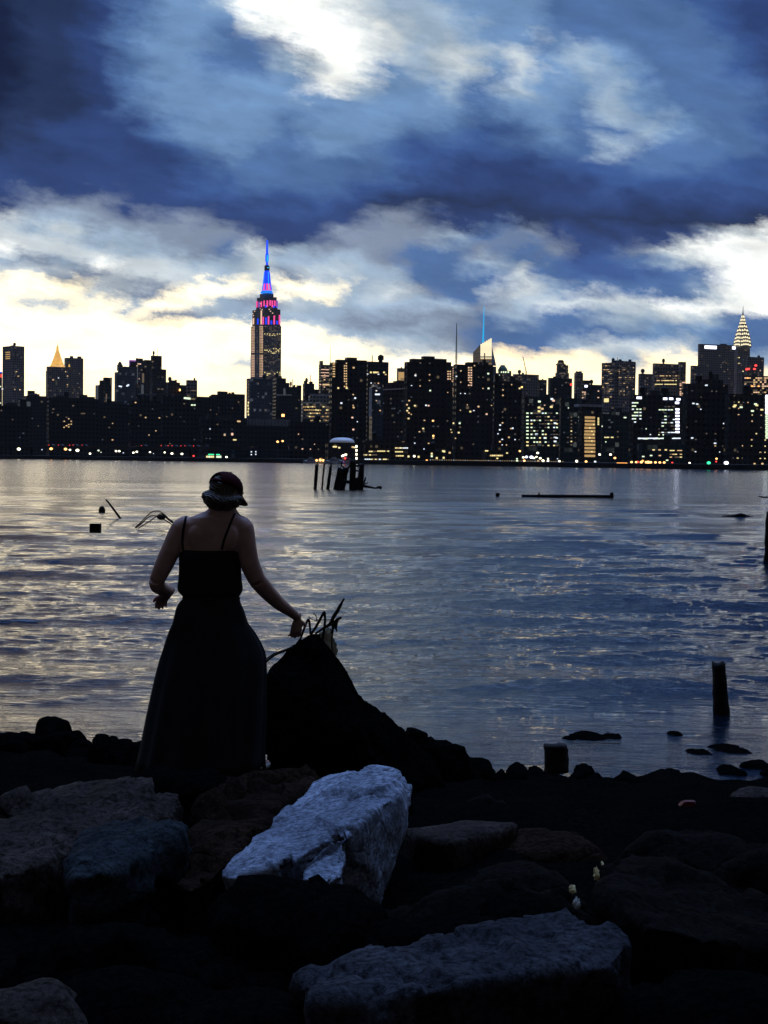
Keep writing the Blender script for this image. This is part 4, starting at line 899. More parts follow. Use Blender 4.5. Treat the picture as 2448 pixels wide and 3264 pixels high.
# lit strips of quay
def strip(px0, px1, py, h, k, lab):
    Y = along((px0 + px1) / 2, py, 6); a = P(px0, py, Y); c = P(px1, py, Y); t = empty('quay_canopy', ((a.x + c.x) / 2, Y, GZ)); tag(t, lab, 'canopy')
    w = (c - a).length; zz = a.z - GZ; hh = h * Y / F
    bm = bmesh.new(); add_box(bm, -w / 2, w / 2, 0, 4, zz + hh / 2, zz + hh / 2 + .25)
    for x in (-w / 2 + .2, 0, w / 2 - .2): add_box(bm, x - .1, x + .1, 1, 1.2, 0, zz + hh / 2)
    mesh_obj('roof', bm_mesh(bm), M_roof, t)
    bm = bmesh.new(); add_box(bm, -w / 2 + .3, w / 2 - .3, .3, .6, zz - hh / 2, zz + hh / 2 - .02); mesh_obj('light_band', bm_mesh(bm), LIT[k], t)
strip(1964, 2002, 1476.5, 4, 'o', 'low canopy with a long pink-orange light band on the right bank')
strip(2135, 2175, 1484, 4, 'y', 'low canopy with a pale yellow light band right of the orange quay lamps')
strip(1790, 1835, 1483, 4, 'd', 'low canopy with a dim light band under the dark teal block')
# moored boats
def boat(px, py, L, hgt, lab, off=-14, lights=()):
    Y = along(px, py, off); p = P(px, py, Y); t = empty('moored_boat', (p.x, Y, 0)); tag(t, lab, 'boat', 'boats moored at the far bank')
    bm = bmesh.new(); pr_ = [(-1, 0), (-.96, .5), (-.6, .78), (.4, .86), (1, .62), (1, 0)]
    outl = [(-.5, 0), (-.42, .1), (-.2, .14), (.5, .13), (.5, -.13), (-.2, -.14), (-.42, -.1)]
    lo = [bm.verts.new((x * L * .93, y * L, -.3)) for x, y in outl]; hi = [bm.verts.new((x * L, y * L, hgt * .38 + (.5 if x < -.3 else 0))) for x, y in outl]
    bm.faces.new(lo); bm.faces.new(hi[::-1])
    for i in range(7): bm.faces.new((lo[i], hi[i], hi[(i + 1) % 7], lo[(i + 1) % 7]))
    mesh_obj('hull', bm_mesh(bm), M_hull, t)
    bm = bmesh.new(); add_box(bm, -.22 * L, .36 * L, -.1 * L, .1 * L, hgt * .36, hgt * .75, (-.19 * L, .35 * L, -.09 * L, .09 * L)); add_box(bm, -.1 * L, .16 * L, -.08 * L, .08 * L, hgt * .752, hgt, (-.07 * L, .15 * L, -.07 * L, .07 * L))
    mesh_obj('cabin', bm_mesh(bm), M_hull, t)
    bm = bmesh.new(); add_box(bm, -.16 * L, .31 * L, -.1 * L - .06, -.1 * L + .3, hgt * .5, hgt * .62); mesh_obj('window_band', bm_mesh(bm), M_glass, t)
    bm = bmesh.new(); add_tube(bm, [(.05 * L, 0, hgt), (.05 * L, 0, hgt * 1.7)], .08, 5); mesh_obj('boat_mast', bm_mesh(bm), M_steel, t)
    for (lx, lz, k, r) in lights:
        bm = bmesh.new(); add_ball(bm, Vector((lx * L, -.16 * L, lz * hgt)), r, u=8, v=6); mesh_obj('deck_lamp', bm_mesh(bm), LIT[k], t)
boat(988, 1474, 7.5, 3.4, 'pale blue-grey boat, leftmost of those moored left of the old pilings')
boat(1021, 1474, 6.5, 3.2, 'boat with an orange glowing deck moored behind the leftmost pilings', lights=((-.3, .55, 'O', .55), (0, .6, 'O', .65), (.25, .55, 'O', .55)))
boat(1062, 1475, 10, 3.6, 'longest blue-grey boat moored behind the old pilings')
boat(1100, 1476, 7.5, 4.2, 'boat with one white and one red lamp moored under the white rounded roof', lights=((-.2, 1.0, 'W', .5), (0, .7, 'R', .45), (-.1, .25, 'V', .3)))

# ------------------------------------------------------------------ near shore: ground, boulders
def rock_mat(name, c, c2, bump=.8, rough=.95, spec=.03):
    m, bb, pr = mat_new(name); co = bb.n('ShaderNodeTexCoord').outputs['Object']
    f, _ = bb.noise(co, 2.2, 7, .65); g, _ = bb.noise(co, 34, 7, .75)
    a = bb.ramp(f, [(.32, c2), (.5, [(x + y) / 2 for x, y in zip(c, c2)]), (.64, c)])
    a = bb.mix(bb.mr(g, .40, .58, .85, 0), a, (*[v * .35 for v in c2], 1))
    bb.put(pr.inputs['Base Color'], a); pr.inputs['Roughness'].default_value = rough; pr.inputs['Specular IOR Level'].default_value = spec
    b1, _ = bb.noise(co, 9, 9, .7); vo = bb.n('ShaderNodeTexVoronoi', feature='DISTANCE_TO_EDGE'); bb.put(vo.inputs['Vector'], co); vo.inputs['Scale'].default_value = 5
    hh = bb.m('ADD', b1, bb.mr(vo.outputs[0], 0, .05, -.12, 0))
    bn = bb.n('ShaderNodeBump'); bn.inputs['Strength'].default_value = bump; bn.inputs['Distance'].default_value = .08
    bb.put(bn.inputs['Height'], hh); bb.put(pr.inputs['Normal'], bn.outputs[0]); return m
RM = {'white': rock_mat('pale_granite', (.50, .54, .64), (.20, .22, .27)),
      'grey': rock_mat('grey_brown_rock', (.10, .074, .060), (.030, .022, .018)),
      'blue': rock_mat('blue_grey_rock', (.060, .072, .076), (.018, .022, .025)),
      'brown': rock_mat('brown_rock', (.042, .022, .013), (.012, .007, .004)),
      'mid': rock_mat('grey_speckled_rock', (.085, .085, .095), (.022, .022, .026)),
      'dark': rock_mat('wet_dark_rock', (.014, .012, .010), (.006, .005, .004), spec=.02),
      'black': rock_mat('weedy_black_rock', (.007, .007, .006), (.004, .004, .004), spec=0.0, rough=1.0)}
def rock_mesh(hulls, voxel=.03, amp=.05, seed=0, smooth=2, ridge=0.0, cracks=()):
    bm = bmesh.new()
    for pts in hulls:
        b2 = bmesh.new(); vs = [b2.verts.new(p) for p in pts]
        r = bmesh.ops.convex_hull(b2, input=vs)
        bmesh.ops.delete(b2, geom=[g for g in r['geom_interior'] if isinstance(g, bmesh.types.BMVert)] , context='VERTS')
        me = bpy.data.meshes.new('t'); b2.to_mesh(me); b2.free(); bm.from_mesh(me); bpy.data.meshes.remove(me)
    me = remeshed(bm, voxel, smooth); me.update()
    o = Vector((seed * 7.3, seed * 3.1, seed))
    nrm = [v_.normal.copy() for v_ in me.vertices]
    for v_, n in zip(me.vertices, nrm):
        p = v_.co + o
        d = noise.fractal(p * 7, .9, 2.0, 5) * amp * .16
        for sc_, ka in ((2.1, .9), (5.0, .38)):          # broken facets with small steps between them
            vc = noise.voronoi(p * sc_ + Vector((.15, .1, .2)) * noise.noise(p * 4))[1][0]; cv = noise.cell_vector(vc * 17.3)
            d += amp * ka * ((p * sc_ - vc).dot(Vector((cv.x - .5, cv.y - .5, cv.z - .5))) * 1.9 + (cv.x - .5) * .35)
        for a_, b_, r_, dp in cracks:
            ab = b_ - a_; t_ = max(0, min(1, (v_.co - a_).dot(ab) / ab.length_squared)); q_ = (v_.co - a_ - ab * t_).length
            if q_ < r_: d -= dp * (1 - q_ / r_)
        if ridge: d -= ridge * max(0, .12 - abs(noise.noise(p * 1.3 + Vector((9, 9, 9))))) * 6
        v_.co += n * d
    me.update(); return me
def rock(name, label, hulls, mat, voxel=.03, amp=.04, seed=0, cat='boulder', grp=None, smooth=2, ridge=0.0, cracks=()):
    allp = [p for h in hulls for p in h]; base = Vector((sum(p.x for p in allp) / len(allp), sum(p.y for p in allp) / len(allp), min(p.z for p in allp)))
    me = rock_mesh([[p - base for p in h] for h in hulls], voxel, amp, seed, smooth, ridge, [(a - base, c - base, r_, dp) for a, c, r_, dp in cracks])
    return tag(mesh_obj(name, me, RM[mat], None, base), label, cat, grp or 'boulders of the near shore')
def down(pts, z, grow=.1):                   # the same outline lower down and a bit wider
    c = sum(pts, Vector()) / len(pts); return [Vector((c.x + (p.x - c.x) * (1 + grow), c.y + (p.y - c.y) * (1 + grow), z)) for p in pts]

def terrain_z(x, y):
    pts = [(0, 1.15), (3.5, 1.05), (6, 1.05), (8.2, 1.06), (9.5, .85), (11.5, .42), (13.2, .12), (15, -.2), (19, -1.1), (40, -3)]
    if x < 0: y = y - min(1.2, -x * .25)
    for (a, za), (b_, zb) in zip(pts, pts[1:]):
        if y <= b_: z = za + (zb - za) * max(0, (y - a)) / (b_ - a); break
    else: z = -3
    return z
bm = bmesh.new(); nx, ny = 220, 240; grid = []
for j in range(ny):
    y = -6 + 34 * (j / (ny - 1)); row = []
    for i in range(nx):
        x = -16 + 32 * i / (nx - 1)
        p = Vector((x, y, 0)); c1 = noise.noise(p * 1.1); cell = noise.cell_vector(p * 1.7)
        vd = noise.voronoi(p * 1.5)[0]
        z = terrain_z(x, y) + .05 * c1 + .16 * max(0, .5 - vd[0]) * (.4 + cell.x) + .03 * noise.noise(p * 6)
        row.append(bm.verts.new((x, y, z)))
    grid.append(row)
for j in range(ny - 1):
    for i in range(nx - 1): bm.faces.new((grid[j][i], grid[j][i + 1], grid[j + 1][i + 1], grid[j + 1][i]))
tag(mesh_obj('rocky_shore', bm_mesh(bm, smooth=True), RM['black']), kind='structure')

# D: the bright boulder
top = [P(1018, 2479, 7.2), P(1107, 2452, 7.2), P(1254, 2455, 7.1), P(1286, 2490, 6.85), P(826, 2656, 6.3), P(701, 2792, 5.72), P(740, 2800, 5.66), P(930, 2752, 5.75), P(1060, 2670, 5.92), P(1135, 2640, 6.05), P(1195, 2580, 6.2), P(1270, 2530, 6.5)]
body = top + down(top, .8, -.42) + [P(1225, 2860, 6.35), P(1300, 2640, 6.6)]
t_ = [P(940, 2795, 5.52), P(950, 2745, 5.66), P(1010, 2675, 5.80), P(1110, 2650, 5.88), P(1124, 2700, 5.74), P(1108, 2780, 5.52), P(1050, 2800, 5.48)]
step = t_ + down(t_, 1.15, -.35)
ck = [P(925, 2745, 5.72), P(985, 2690, 5.83), P(1050, 2655, 5.95), P(1135, 2640, 6.0), P(1200, 2660, 5.95)]
rock('boulder', 'large pale blue-white boulder with a sharp left tip, the brightest rock in the photo', [body, step], 'white', .016, .05, 3,
     cracks=[(ck[i], ck[i + 1], .045, .05) for i in range(4)])
# A
t_ = [P(-60, 2600, 6.8), P(0, 2575, 7.0), P(60, 2560, 7.3), P(140, 2512, 7.6), P(206, 2509, 7.7), P(531, 2486, 7.7), P(583, 2530, 7.3), P(560, 2600, 7.0), P(300, 2640, 6.6), P(120, 2760, 6.0), P(0, 2790, 5.8), P(-60, 2760, 5.8)]
rock('boulder', 'long low grey-brown boulder at the left edge behind the blue-grey one', [t_ + down(t_, .7, -.12)], 'grey', .028, .085, 5, ridge=.015)
# B
t_ = [P(207, 2765, 5.9), P(245, 2690, 6.2), P(280, 2641, 6.5), P(384, 2606, 6.75), P(450, 2622, 6.6), P(604, 2628, 6.6), P(560, 2668, 6.2), P(390, 2760, 5.7), P(230, 2795, 5.6)]
rock('boulder', 'blue-grey boulder between the long grey-brown one and the brown slab', [t_ + down(t_, .7, -.12)], 'blue', .026, .085, 7, ridge=.015)
# C
t_ = [P(590, 2700, 6.4), P(640, 2590, 7.0), P(708, 2496, 7.6), P(800, 2470, 7.8), P(944, 2442, 7.9), P(1018, 2446, 7.8), P(1000, 2500, 7.4), P(885, 2560, 6.9), P(694, 2780, 5.95), P(600, 2840, 5.8), P(540, 2800, 5.9)]
rock('boulder', 'dark brown slanting slab left of the brightest boulder', [t_ + down(t_, .7, -.12)], 'brown', .03, .085, 9, ridge=.02)
# E
t_ = [P(1284, 2641, 7.2), P(1387, 2641, 7.2), P(1476, 2613, 7.5), P(1640, 2617, 7.5), P(1652, 2628, 7.3), P(1440, 2680, 6.8), P(1330, 2668, 6.9)]
rock('boulder', 'dark square-cut block with a flat grey top right of the brightest boulder', [t_ + down(t_, .7, -.02)], 'grey', .03, .02, 11)
# F
t_ = [P(960, 3120, 4.35), P(1100, 3075, 4.5), P(1328, 3032, 4.6), P(1600, 2952, 4.75), P(1830, 2912, 4.8), P(1948, 2926, 4.75), P(2022, 3000, 4.5), P(1960, 3060, 4.3), P(1700, 3080, 4.25), P(1500, 3120, 4.15), P(1250, 3175, 4.0), P(1000, 3180, 4.0)]
rock('boulder', 'wide speckled bluish boulder along the bottom right of the photo', [t_ + down(t_, .6, -.15)], 'mid', .022, .085, 13, ridge=.01)
# G
t_ = [P(1885, 2840, 4.9), P(1889, 2789, 5.1), P(1933, 2737, 5.4), P(2007, 2716, 5.6), P(2150, 2745, 5.7), P(2300, 2800, 5.6), P(2500, 2870, 5.4), P(2560, 2990, 4.9), P(2300, 2990, 4.6), P(2050, 2930, 4.6)]
rock('boulder', 'big rounded dark boulder at the right edge with yellow painted glints beside it', [t_ + down(t_, .6, -.12)], 'dark', .03, .085, 15)
# H, and the dim ones
def lump(px, py, Y, w, h, d, mat, label, seed, amp=.06, vox=.035, tilt=0.0):
    c = P(px, py, Y); s = 1.0; pts = []
    rr = random.Random(seed)
    for k in range(30):
        a = rr.uniform(0, 6.283); e_ = rr.uniform(-.3, 1.45); ce = math.cos(e_) ** .7 if math.cos(e_) > 0 else 0
        pts.append(Vector((c.x + math.cos(a) * ce * w / 2, c.y + math.sin(a) * ce * d / 2, c.z - h + math.sin(e_) * h + math.cos(a) * tilt)))
    pts += [Vector((c.x + math.cos(a) * w * .55, c.y + math.sin(a) * d * .55, c.z - h * 1.6)) for a in (0, 1.2, 2.5, 3.7, 5)]
    return rock('boulder', label, [pts], mat, vox, amp, seed)
lump(60, 3120, 4.3, .55, .35, .5, 'grey', 'dim grey boulder in the bottom left corner', 21)
lump(1535, 2520, 8.6, .42, .3, .4, 'dark', 'round dark boulder behind the square-cut block with the flat top', 22)
lump(1500, 2800, 5.9, 1.1, .35, .6, 'dark', 'dark flat boulder below the square-cut block', 23, tilt=.08)
lump(1250, 2960, 5.0, .9, .4, .5, 'black', 'black boulder under the ledge of the brightest boulder', 24)
lump(640, 3010, 5.0, 1.1, .4, .7, 'black', 'black boulder in the lower left, below the brown slab', 25, tilt=.1)
lump(330, 2960, 5.2, .8, .35, .7, 'black', 'black boulder in the lower left, below the blue-grey one', 26)
lump(1740, 2640, 7.2, .7, .3, .6, 'brown', 'reddish-brown boulder right of the square-cut block', 27)
lump(2080, 2600, 8.2, 1.1, .3, .8, 'dark', 'broad dark boulder above the big rounded one on the right', 28)
lump(2380, 2560, 8.6, .7, .25, .6, 'dark', 'dark boulder near the right edge beside the red scrap', 29)
lump(2410, 2515, 9.5, .5, .22, .5, 'grey', 'small greyish boulder at the right edge below the shoreline', 30)
lump(1920, 2545, 9.0, .55, .2, .5, 'dark', 'low dark boulder left of the red scrap', 31)
# shoreline silhouettes
SH = [(-10, 2338, 14.2, 1.0, .5, 'black boulder at the left end of the waterline'), (60, 2334, 14.0, .5, .35, 'small black boulder left of the highest one on the left waterline'),
      (165, 2290, 13.6, .62, .6, 'highest black boulder on the left waterline'), (215, 2318, 13.4, .5, .5, 'black boulder leaning on the right of the highest one on the left waterline'),
      (262, 2364, 13.2, .35, .35, 'small black boulder in the dip of the left waterline'), (330, 2338, 13.0, .45, .45, 'black boulder left of the woman, in the middle of the left waterline'),
      (392, 2350, 12.8, .4, .4, 'black boulder just left of the skirt at the waterline'), (450, 2362, 12.6, .5, .4, 'black boulder touching the left edge of the skirt'),
      (1312, 2312, 12.0, .50, .9, 'black pointed boulder at the right foot of the large mound'), (1385, 2345, 12.0, .75, .8, 'black boulder sloping down right of the large mound'), (1455, 2392, 12.2, .65, .6, 'black boulder lower down right of the large mound'),
      (1520, 2412, 12.6, .42, .5, 'black boulder between the mound and the square stump'), (1590, 2446, 12.8, .4, .4, 'small black boulder left of the square stump'),
      (1655, 2432, 13.0, .34, .4, 'rounded black boulder just left of the square stump'), (1705, 2446, 13.0, .3, .35, 'black boulder touching the left of the square stump'),
      (1855, 2448, 13.2, .36, .4, 'black boulder right of the square stump'), (1905, 2478, 13.2, .26, .3, 'small black boulder in the dip right of the square stump'),
      (2005, 2456, 13.2, .40, .4, 'rounded black boulder in the middle of the right waterline'), (2060, 2488, 13.2, .3, .3, 'low black boulder of the right waterline behind the rounded one'),
      (2135, 2462, 13.6, .42, .35, 'flat black boulder right of the middle of the right waterline'), (2230, 2482, 13.4, .4, .3, 'low black boulder left of the last high one on the right waterline'),
      (2320, 2436, 14.2, .5, .4, 'high black boulder near the right end of the waterline'), (2410, 2428, 14.4, .6, .4, 'black boulder at the right end of the waterline'), (2500, 2440, 14.0, .6, .4, 'black boulder cut by the right edge at the waterline')]
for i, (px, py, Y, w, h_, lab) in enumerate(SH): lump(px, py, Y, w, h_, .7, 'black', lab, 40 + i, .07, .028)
for i, (px, py, Y, w, h_, mt, lab) in enumerate(((860, 2815, 5.15, .62, .35, 'black', 'black boulder in front of the left tip of the brightest one'), (1080, 2830, 5.05, .5, .35, 'black', 'black boulder in front of the lower ledge of the brightest one'), (590, 2452, 7.55, .9, .25, 'black', 'black boulder in front of the hem of the skirt'), (60, 2440, 10.5, .9, .35, 'black', 'broad black boulder below the highest one of the left waterline'), (230, 2452, 10.2, .8, .3, 'black', 'black boulder behind the long grey-brown one'),
      (400, 2446, 10.0, .7, .3, 'black', 'black boulder left of the hem of the skirt'), (1180, 2470, 8.0, .6, .4, 'black', 'black boulder behind the brightest one'), (1440, 2500, 9.6, .8, .3, 'black', 'black boulder below the slope of the mound'),
      (1640, 2500, 10.0, .7, .3, 'black', 'black boulder below the square stump to the left'), (1830, 2508, 10.4, .8, .3, 'black', 'black boulder below the square stump to the right'), (2090, 2524, 10.4, .9, .3, 'black', 'black boulder below the middle of the right waterline'),
      (2290, 2510, 10.6, .8, .3, 'black', 'black boulder below the last high one of the right waterline'), (40, 2530, 8.6, .8, .3, 'dark', 'dark boulder at the left edge above the long grey-brown one'),
      (1660, 2760, 6.2, .6, .3, 'dark', 'dark boulder below the reddish-brown one'), (1480, 2930, 5.2, .7, .3, 'black', 'black boulder above the wide speckled one'), (1700, 2860, 5.4, .5, .3, 'black', 'black boulder left of the pale painted glints'),
      (2200, 2660, 7.0, 1.0, .3, 'dark', 'long dark boulder directly above the big rounded one'), (2420, 2700, 6.8, .7, .3, 'dark', 'dark boulder at the right edge above the big rounded one'),
      (420, 3120, 4.5, .8, .35, 'black', 'black boulder along the bottom left of the photo'), (820, 3180, 4.3, .7, .3, 'black', 'black boulder along the bottom, left of the wide speckled one'), (2280, 3120, 4.3, .9, .35, 'black', 'black boulder in the bottom right corner'))):
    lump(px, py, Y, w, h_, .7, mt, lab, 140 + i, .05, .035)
# half-sunk stones in the shallows
for i, (px, py, w) in enumerate(((1880, 2342, .65), (1950, 2338, .35), (1820, 2346, .3), (2150, 2330, .3), (2230, 2400, .6), (2330, 2385, .7), (2060, 2425, .45))):
    q = on_water(px, py); q.z = .035
    o_ = ['widest weedy stone awash in front of the square stump', 'small weedy stone awash right of the widest one', 'weedy stone awash left of the widest one', 'weedy stone awash below and left of the leaning post',
          'weedy stone awash behind the right shoreline boulders', 'broad weedy stone awash below the leaning post', 'weedy stone awash between the stump and the leaning post, close to shore'][i]
    pts = [q + Vector((math.cos(a) * w / 2 * k, math.sin(a) * w * .7 * k, z)) for a in np.arange(0, 6.2, .7) for k, z in ((1.0, -.3), (.8, -.09), (.4, -.035))]
    rock('awash_stone', o_, [pts], 'black', .025, .055, 80 + i, 'stone', 'weedy stones awash in the shallows')

# the mound the woman reaches for
t_ = [P(845, 2150, 8.7), P(862, 2120, 8.75), P(888, 2097, 8.8), P(926, 2058, 8.85), P(955, 2036, 8.85), P(986, 2018, 8.9), P(1016, 2018, 8.9), P(1046, 2056, 8.9), P(1073, 2098, 8.9), P(1111, 2148, 9.0), P(1132, 2203, 9.0)]
lo = [P(848, 2400, 8.5), P(1260, 2520, 8.7), P(846, 2300, 8.6)]
hull1 = t_ + down(t_, 1.0, .0) + [P(848, 2400, 8.6), P(1200, 2420, 8.5), P(1180, 2420, 9.8), P(900, 2300, 9.8)]
t2 = [P(1125, 2200, 9.0), P(1168, 2229, 9.1), P(1214, 2272, 9.2), P(1272, 2308, 9.3), P(1330, 2380, 9.5), P(1400, 2440, 9.6), P(1420, 2500, 9.4), P(1150, 2500, 8.6)]
rock('mound', 'large black mound of rubble with rods sticking out of its top', [hull1, t2 + down(t2, .8, .0) + [P(1000, 2350, 8.8), P(1000, 2400, 9.8)]], 'black', .024, .045, 61, 'rubble mound', smooth=2)

# ------------------------------------------------------------------ rods, rag, litter, painted glints
def rods(name, label, lines, mat, cat='iron rod', grp=None, seg=7):
    t = lines[0][0][0]; bm = bmesh.new(); first = Vector(lines[0][0][0])
    for pts, rad in lines: add_tube(bm, [p - first for p in chain(pts, 4)], lerp_list(rad, 4) if hasattr(rad, '__len__') else rad, seg)
    return tag(mesh_obj(name, bm_mesh(bm, smooth=True), mat, None, first), label, cat, grp)
def PP(lst, Y): return [P(x, y, Y + (0 if len(r_) == 0 else r_[0])) for x, y, *r_ in lst]
k = 8.9 / F; G_ = 'bent iron rods in the mound'
rods('bent_rod', 'small bent rod like an upside-down V beside the woman\'s hand', [(PP([(954, 2046), (968, 2008), (980, 1978), (985, 1978), (988, 2000), (991, 2045)], 8.86), [3.4 * k, 3.8 * k, 4.0 * k, 4 * k, 3.6 * k, 3.2 * k])], M_rust, grp=G_)
rods('bent_rod', 'tall bent rod like an upside-down V in the middle of the mound top', [(PP([(984, 2048), (992, 2022), (1009, 1995), (1029, 1958), (1034, 1952), (1036, 1975), (1033, 2010), (1026, 2050)], 8.92), [4 * k, 4.2 * k, 4.6 * k, 4.6 * k, 4.4 * k, 4 * k, 4 * k, 3.6 * k])], M_rust, grp=G_)
rods('wire', 'thin curved wire with a hooked end crossing between the rods', [(PP([(984, 1964), (990, 1973), (1009, 1977), (1032, 1976), (1054, 1975), (1066, 1966)], 8.94), 1.5 * k), (PP([(999, 1954), (1006, 1962), (1010, 1970), (1009, 1980)], 8.94), 1.6 * k)], M_rust, 'wire')
rods('bent_rod', 'thickest rod pointing up to the right from the mound top', [(PP([(1005, 2020), (1030, 2003), (1052, 1989), (1064, 1965), (1074, 1950), (1083, 1934), (1090, 1920), (1097, 1908)], 8.98), [3.4 * k, 4.2 * k, 5.6 * k, 6.4 * k, 6 * k, 5.6 * k, 4 * k, 3.2 * k]), (PP([(1089, 1968), (1080, 1972), (1072, 1980), (1069, 1996), (1071, 2004), (1074, 2013)], 8.98), [4 * k, 5 * k, 7 * k, 7 * k, 4 * k, 2 * k]), (PP([(1050, 1994), (1060, 1985), (1072, 1978)], 8.98), 4.5 * k)], M_rust, grp=G_)
rods('wire', 'thin rods hanging down over the pale rag', [(PP([(1058, 1988), (1061, 2010), (1058, 2035), (1058, 2062), (1062, 2075)], 8.96), [3 * k, 3 * k, 2.6 * k, 2.4 * k, 2 * k]), (PP([(1064, 1985), (1062, 2005), (1056, 2020)], 8.96), 3 * k)], M_rust, 'wire')
rods('bent_rod', 'long thin rod running down left from the hand to the skirt', [(PP([(935, 2062), (905, 2075), (875, 2088), (848, 2110), (838, 2120)], 8.80), [4 * k, 4.2 * k, 4 * k, 3.4 * k, 3 * k]), (PP([(905, 2072), (872, 2084), (846, 2103)], 8.84), 2 * k)], M_rust, grp=G_)
def sheet(name, label, outline, Y, mat, cat, thick=.003, seed=1, amp=.03, n=22):
    xs1 = [p[0] for p in outline]; ys1 = [p[1] for p in outline]; x0, x1, y0, y1 = min(xs1), max(xs1), min(ys1), max(ys1); base = P((x0 + x1) / 2, y1, Y)
    def inside(x, y):
        c = False; j = len(outline) - 1
        for i in range(len(outline)):
            (xi, yi), (xj, yj) = outline[i], outline[j]
            if (yi > y) != (yj > y) and x < (xj - xi) * (y - yi) / (yj - yi) + xi: c = not c
            j = i
        return c
    bm = bmesh.new(); g = {}
    for j in range(n + 1):
        for i in range(n + 1):
            x = x0 + (x1 - x0) * i / n; y = y0 + (y1 - y0) * j / n
            g[i, j] = bm.verts.new(P(x, y, Y + amp * noise.fractal(Vector((i * .22, j * .16, seed)), 1, 2, 3)) - base)
    for j in range(n):
        for i in range(n):
            if inside(x0 + (x1 - x0) * (i + .5) / n, y0 + (y1 - y0) * (j + .5) / n): bm.faces.new((g[i, j], g[i + 1, j], g[i + 1, j + 1], g[i, j + 1]))
    bmesh.ops.delete(bm, geom=[v_ for v_ in bm.verts if not v_.link_faces], context='VERTS')
    bmesh.ops.solidify(bm, geom=bm.faces[:], thickness=thick)
    return tag(mesh_obj(name, bm_mesh(bm, smooth=True), mat, None, base), label, cat)
m_rag, bb, pr = mat_new('thin_yellowed_plastic'); pr.inputs['Base Color'].default_value = (.42, .40, .30, 1); pr.inputs['Transmission Weight'].default_value = .35; pr.inputs['Roughness'].default_value = .5; pr.inputs['IOR'].default_value = 1.1
pr.inputs['Alpha'].default_value = 1
sheet('plastic_rag', 'pale yellowish plastic rag snagged under the thick rod on the mound', [(1010, 2024), (1030, 2010), (1046, 2000), (1058, 2006), (1064, 2035), (1073, 2052), (1077, 2075), (1071, 2092), (1062, 2082), (1048, 2066), (1030, 2052)], 9.02, m_rag, 'plastic sheet')
m_lit = mat_plain('pale_yellow_glint', (.60, .47, .2), .5, scale=20, c2=(.35, .24, .09)); m_lit2 = mat_plain('pale_glint', (.38, .36, .3), .5, scale=20)  # colours of added pieces that stand in for a warm glint of light
for (px, py, Y, w, h_, m__, lab) in ((1901, 2785, 5.0, 24, 42, m_lit, 'bright yellow painted glint on the left side of the big rounded boulder'), (1920, 2752, 5.2, 9, 12, m_lit, 'tiny yellow painted glint just above the bright yellow one'),
        (1826, 2835, 4.95, 26, 30, m_lit, 'small yellowish painted glint in the gap left of the big rounded boulder'), (1838, 2880, 4.9, 30, 42, m_lit2, 'pale grey painted glint just below the yellowish one')):
    c = P(px, py, Y); s_ = Y / F / 2; bm = bmesh.new(); bmesh.ops.create_icosphere(bm, subdivisions=3, radius=1)
    for v_ in bm.verts:
        k_ = 1 + .9 * noise.noise(v_.co * 2.6 + Vector((px, 0, 0))); v_.co = Vector((v_.co.x * w * .7 * s_ * k_, v_.co.y * .02, v_.co.z * h_ * .8 * s_ * k_ + v_.co.x * 0 - v_.co.y * .0))
        v_.co.y += -.25 * v_.co.z * -1
    tag(mesh_obj('glint_and_litter', bm_mesh(bm), m__, None, c), lab, 'litter', 'painted glints of light among the rocks')
c = P(2190, 2556, 8.0); bm = bmesh.new(); add_box(bm, -.045, .04, -.03, .03, -.02, .008, (-.02, .042, -.03, .01)); bmesh.ops.bevel(bm, geom=bm.edges[:], offset=.008, segments=2)
tag(mesh_obj('glint_and_litter', bm_mesh(bm), mat_plain('faded_red_plastic', (.13, .014, .012), .6), None, c), 'dull red plastic scrap among the dark rocks on the right', 'litter')

# ------------------------------------------------------------------ things in the water
def rough_post(name, label, p0, p1, r0, r1, seed=0, cat='wooden post', grp=None, ragged=.3, seg=14, n=14, amp=.12):
    """a weathered pile: tube with an uneven surface and a splintered top"""
    p0, p1 = Vector(p0), Vector(p1); bm = bmesh.new(); d = p1 - p0; t = d.normalized(); nn = t.orthogonal().normalized(); bn_ = t.cross(nn); rings = []
    for i in range(n + 1):
        f = i / n; r = r0 + (r1 - r0) * f; ring = []
        for j in range(seg):
            a = 2 * math.pi * j / seg; o = nn * math.cos(a) + bn_ * math.sin(a)
            k_ = 1 + amp * noise.noise(Vector((math.cos(a) * 1.5, math.sin(a) * 1.5, f * 4 + seed * 5.1))) * 2
            lift = 0 if i < n else ragged * r * (noise.noise(Vector((math.cos(a) * 2, math.sin(a) * 2, seed))) * 2)
            ring.append(bm.verts.new(d * f + o * r * k_ + t * lift))
        rings.append(ring)
    for a, q in zip(rings, rings[1:]):
        for j in range(seg): bm.faces.new((a[j], a[(j + 1) % seg], q[(j + 1) % seg], q[j]))
    c = bm.verts.new(d + t * r1 * .1); [bm.faces.new((rings[-1][j], rings[-1][(j + 1) % seg], c)) for j in range(seg)]; bm.faces.new(rings[0][::-1])
    return tag(mesh_obj(name, bm_mesh(bm, smooth=True), M_wood, None, p0), label, cat, grp)
GP = 'old pier pilings standing in the river'
YP = on_water(1040, 1559).y; kp = YP / F
def pile(x0, y0, x1, y1, w, lab, seed, w1=None, extra=None, name='piling', dY=0.0):
    a = P(x0, y0, YP + dY); a.z -= .6; o = rough_post(name, lab, a, P(x1, y1, YP + dY), w * kp / 2, (w1 or w) * kp / 2, seed, 'piling', GP, .9)
    return o
pile(1003.5, 1557, 1010, 1483, 10.5, 'leftmost straight piling of the ruined pier, with a peg on top', 1, 11)
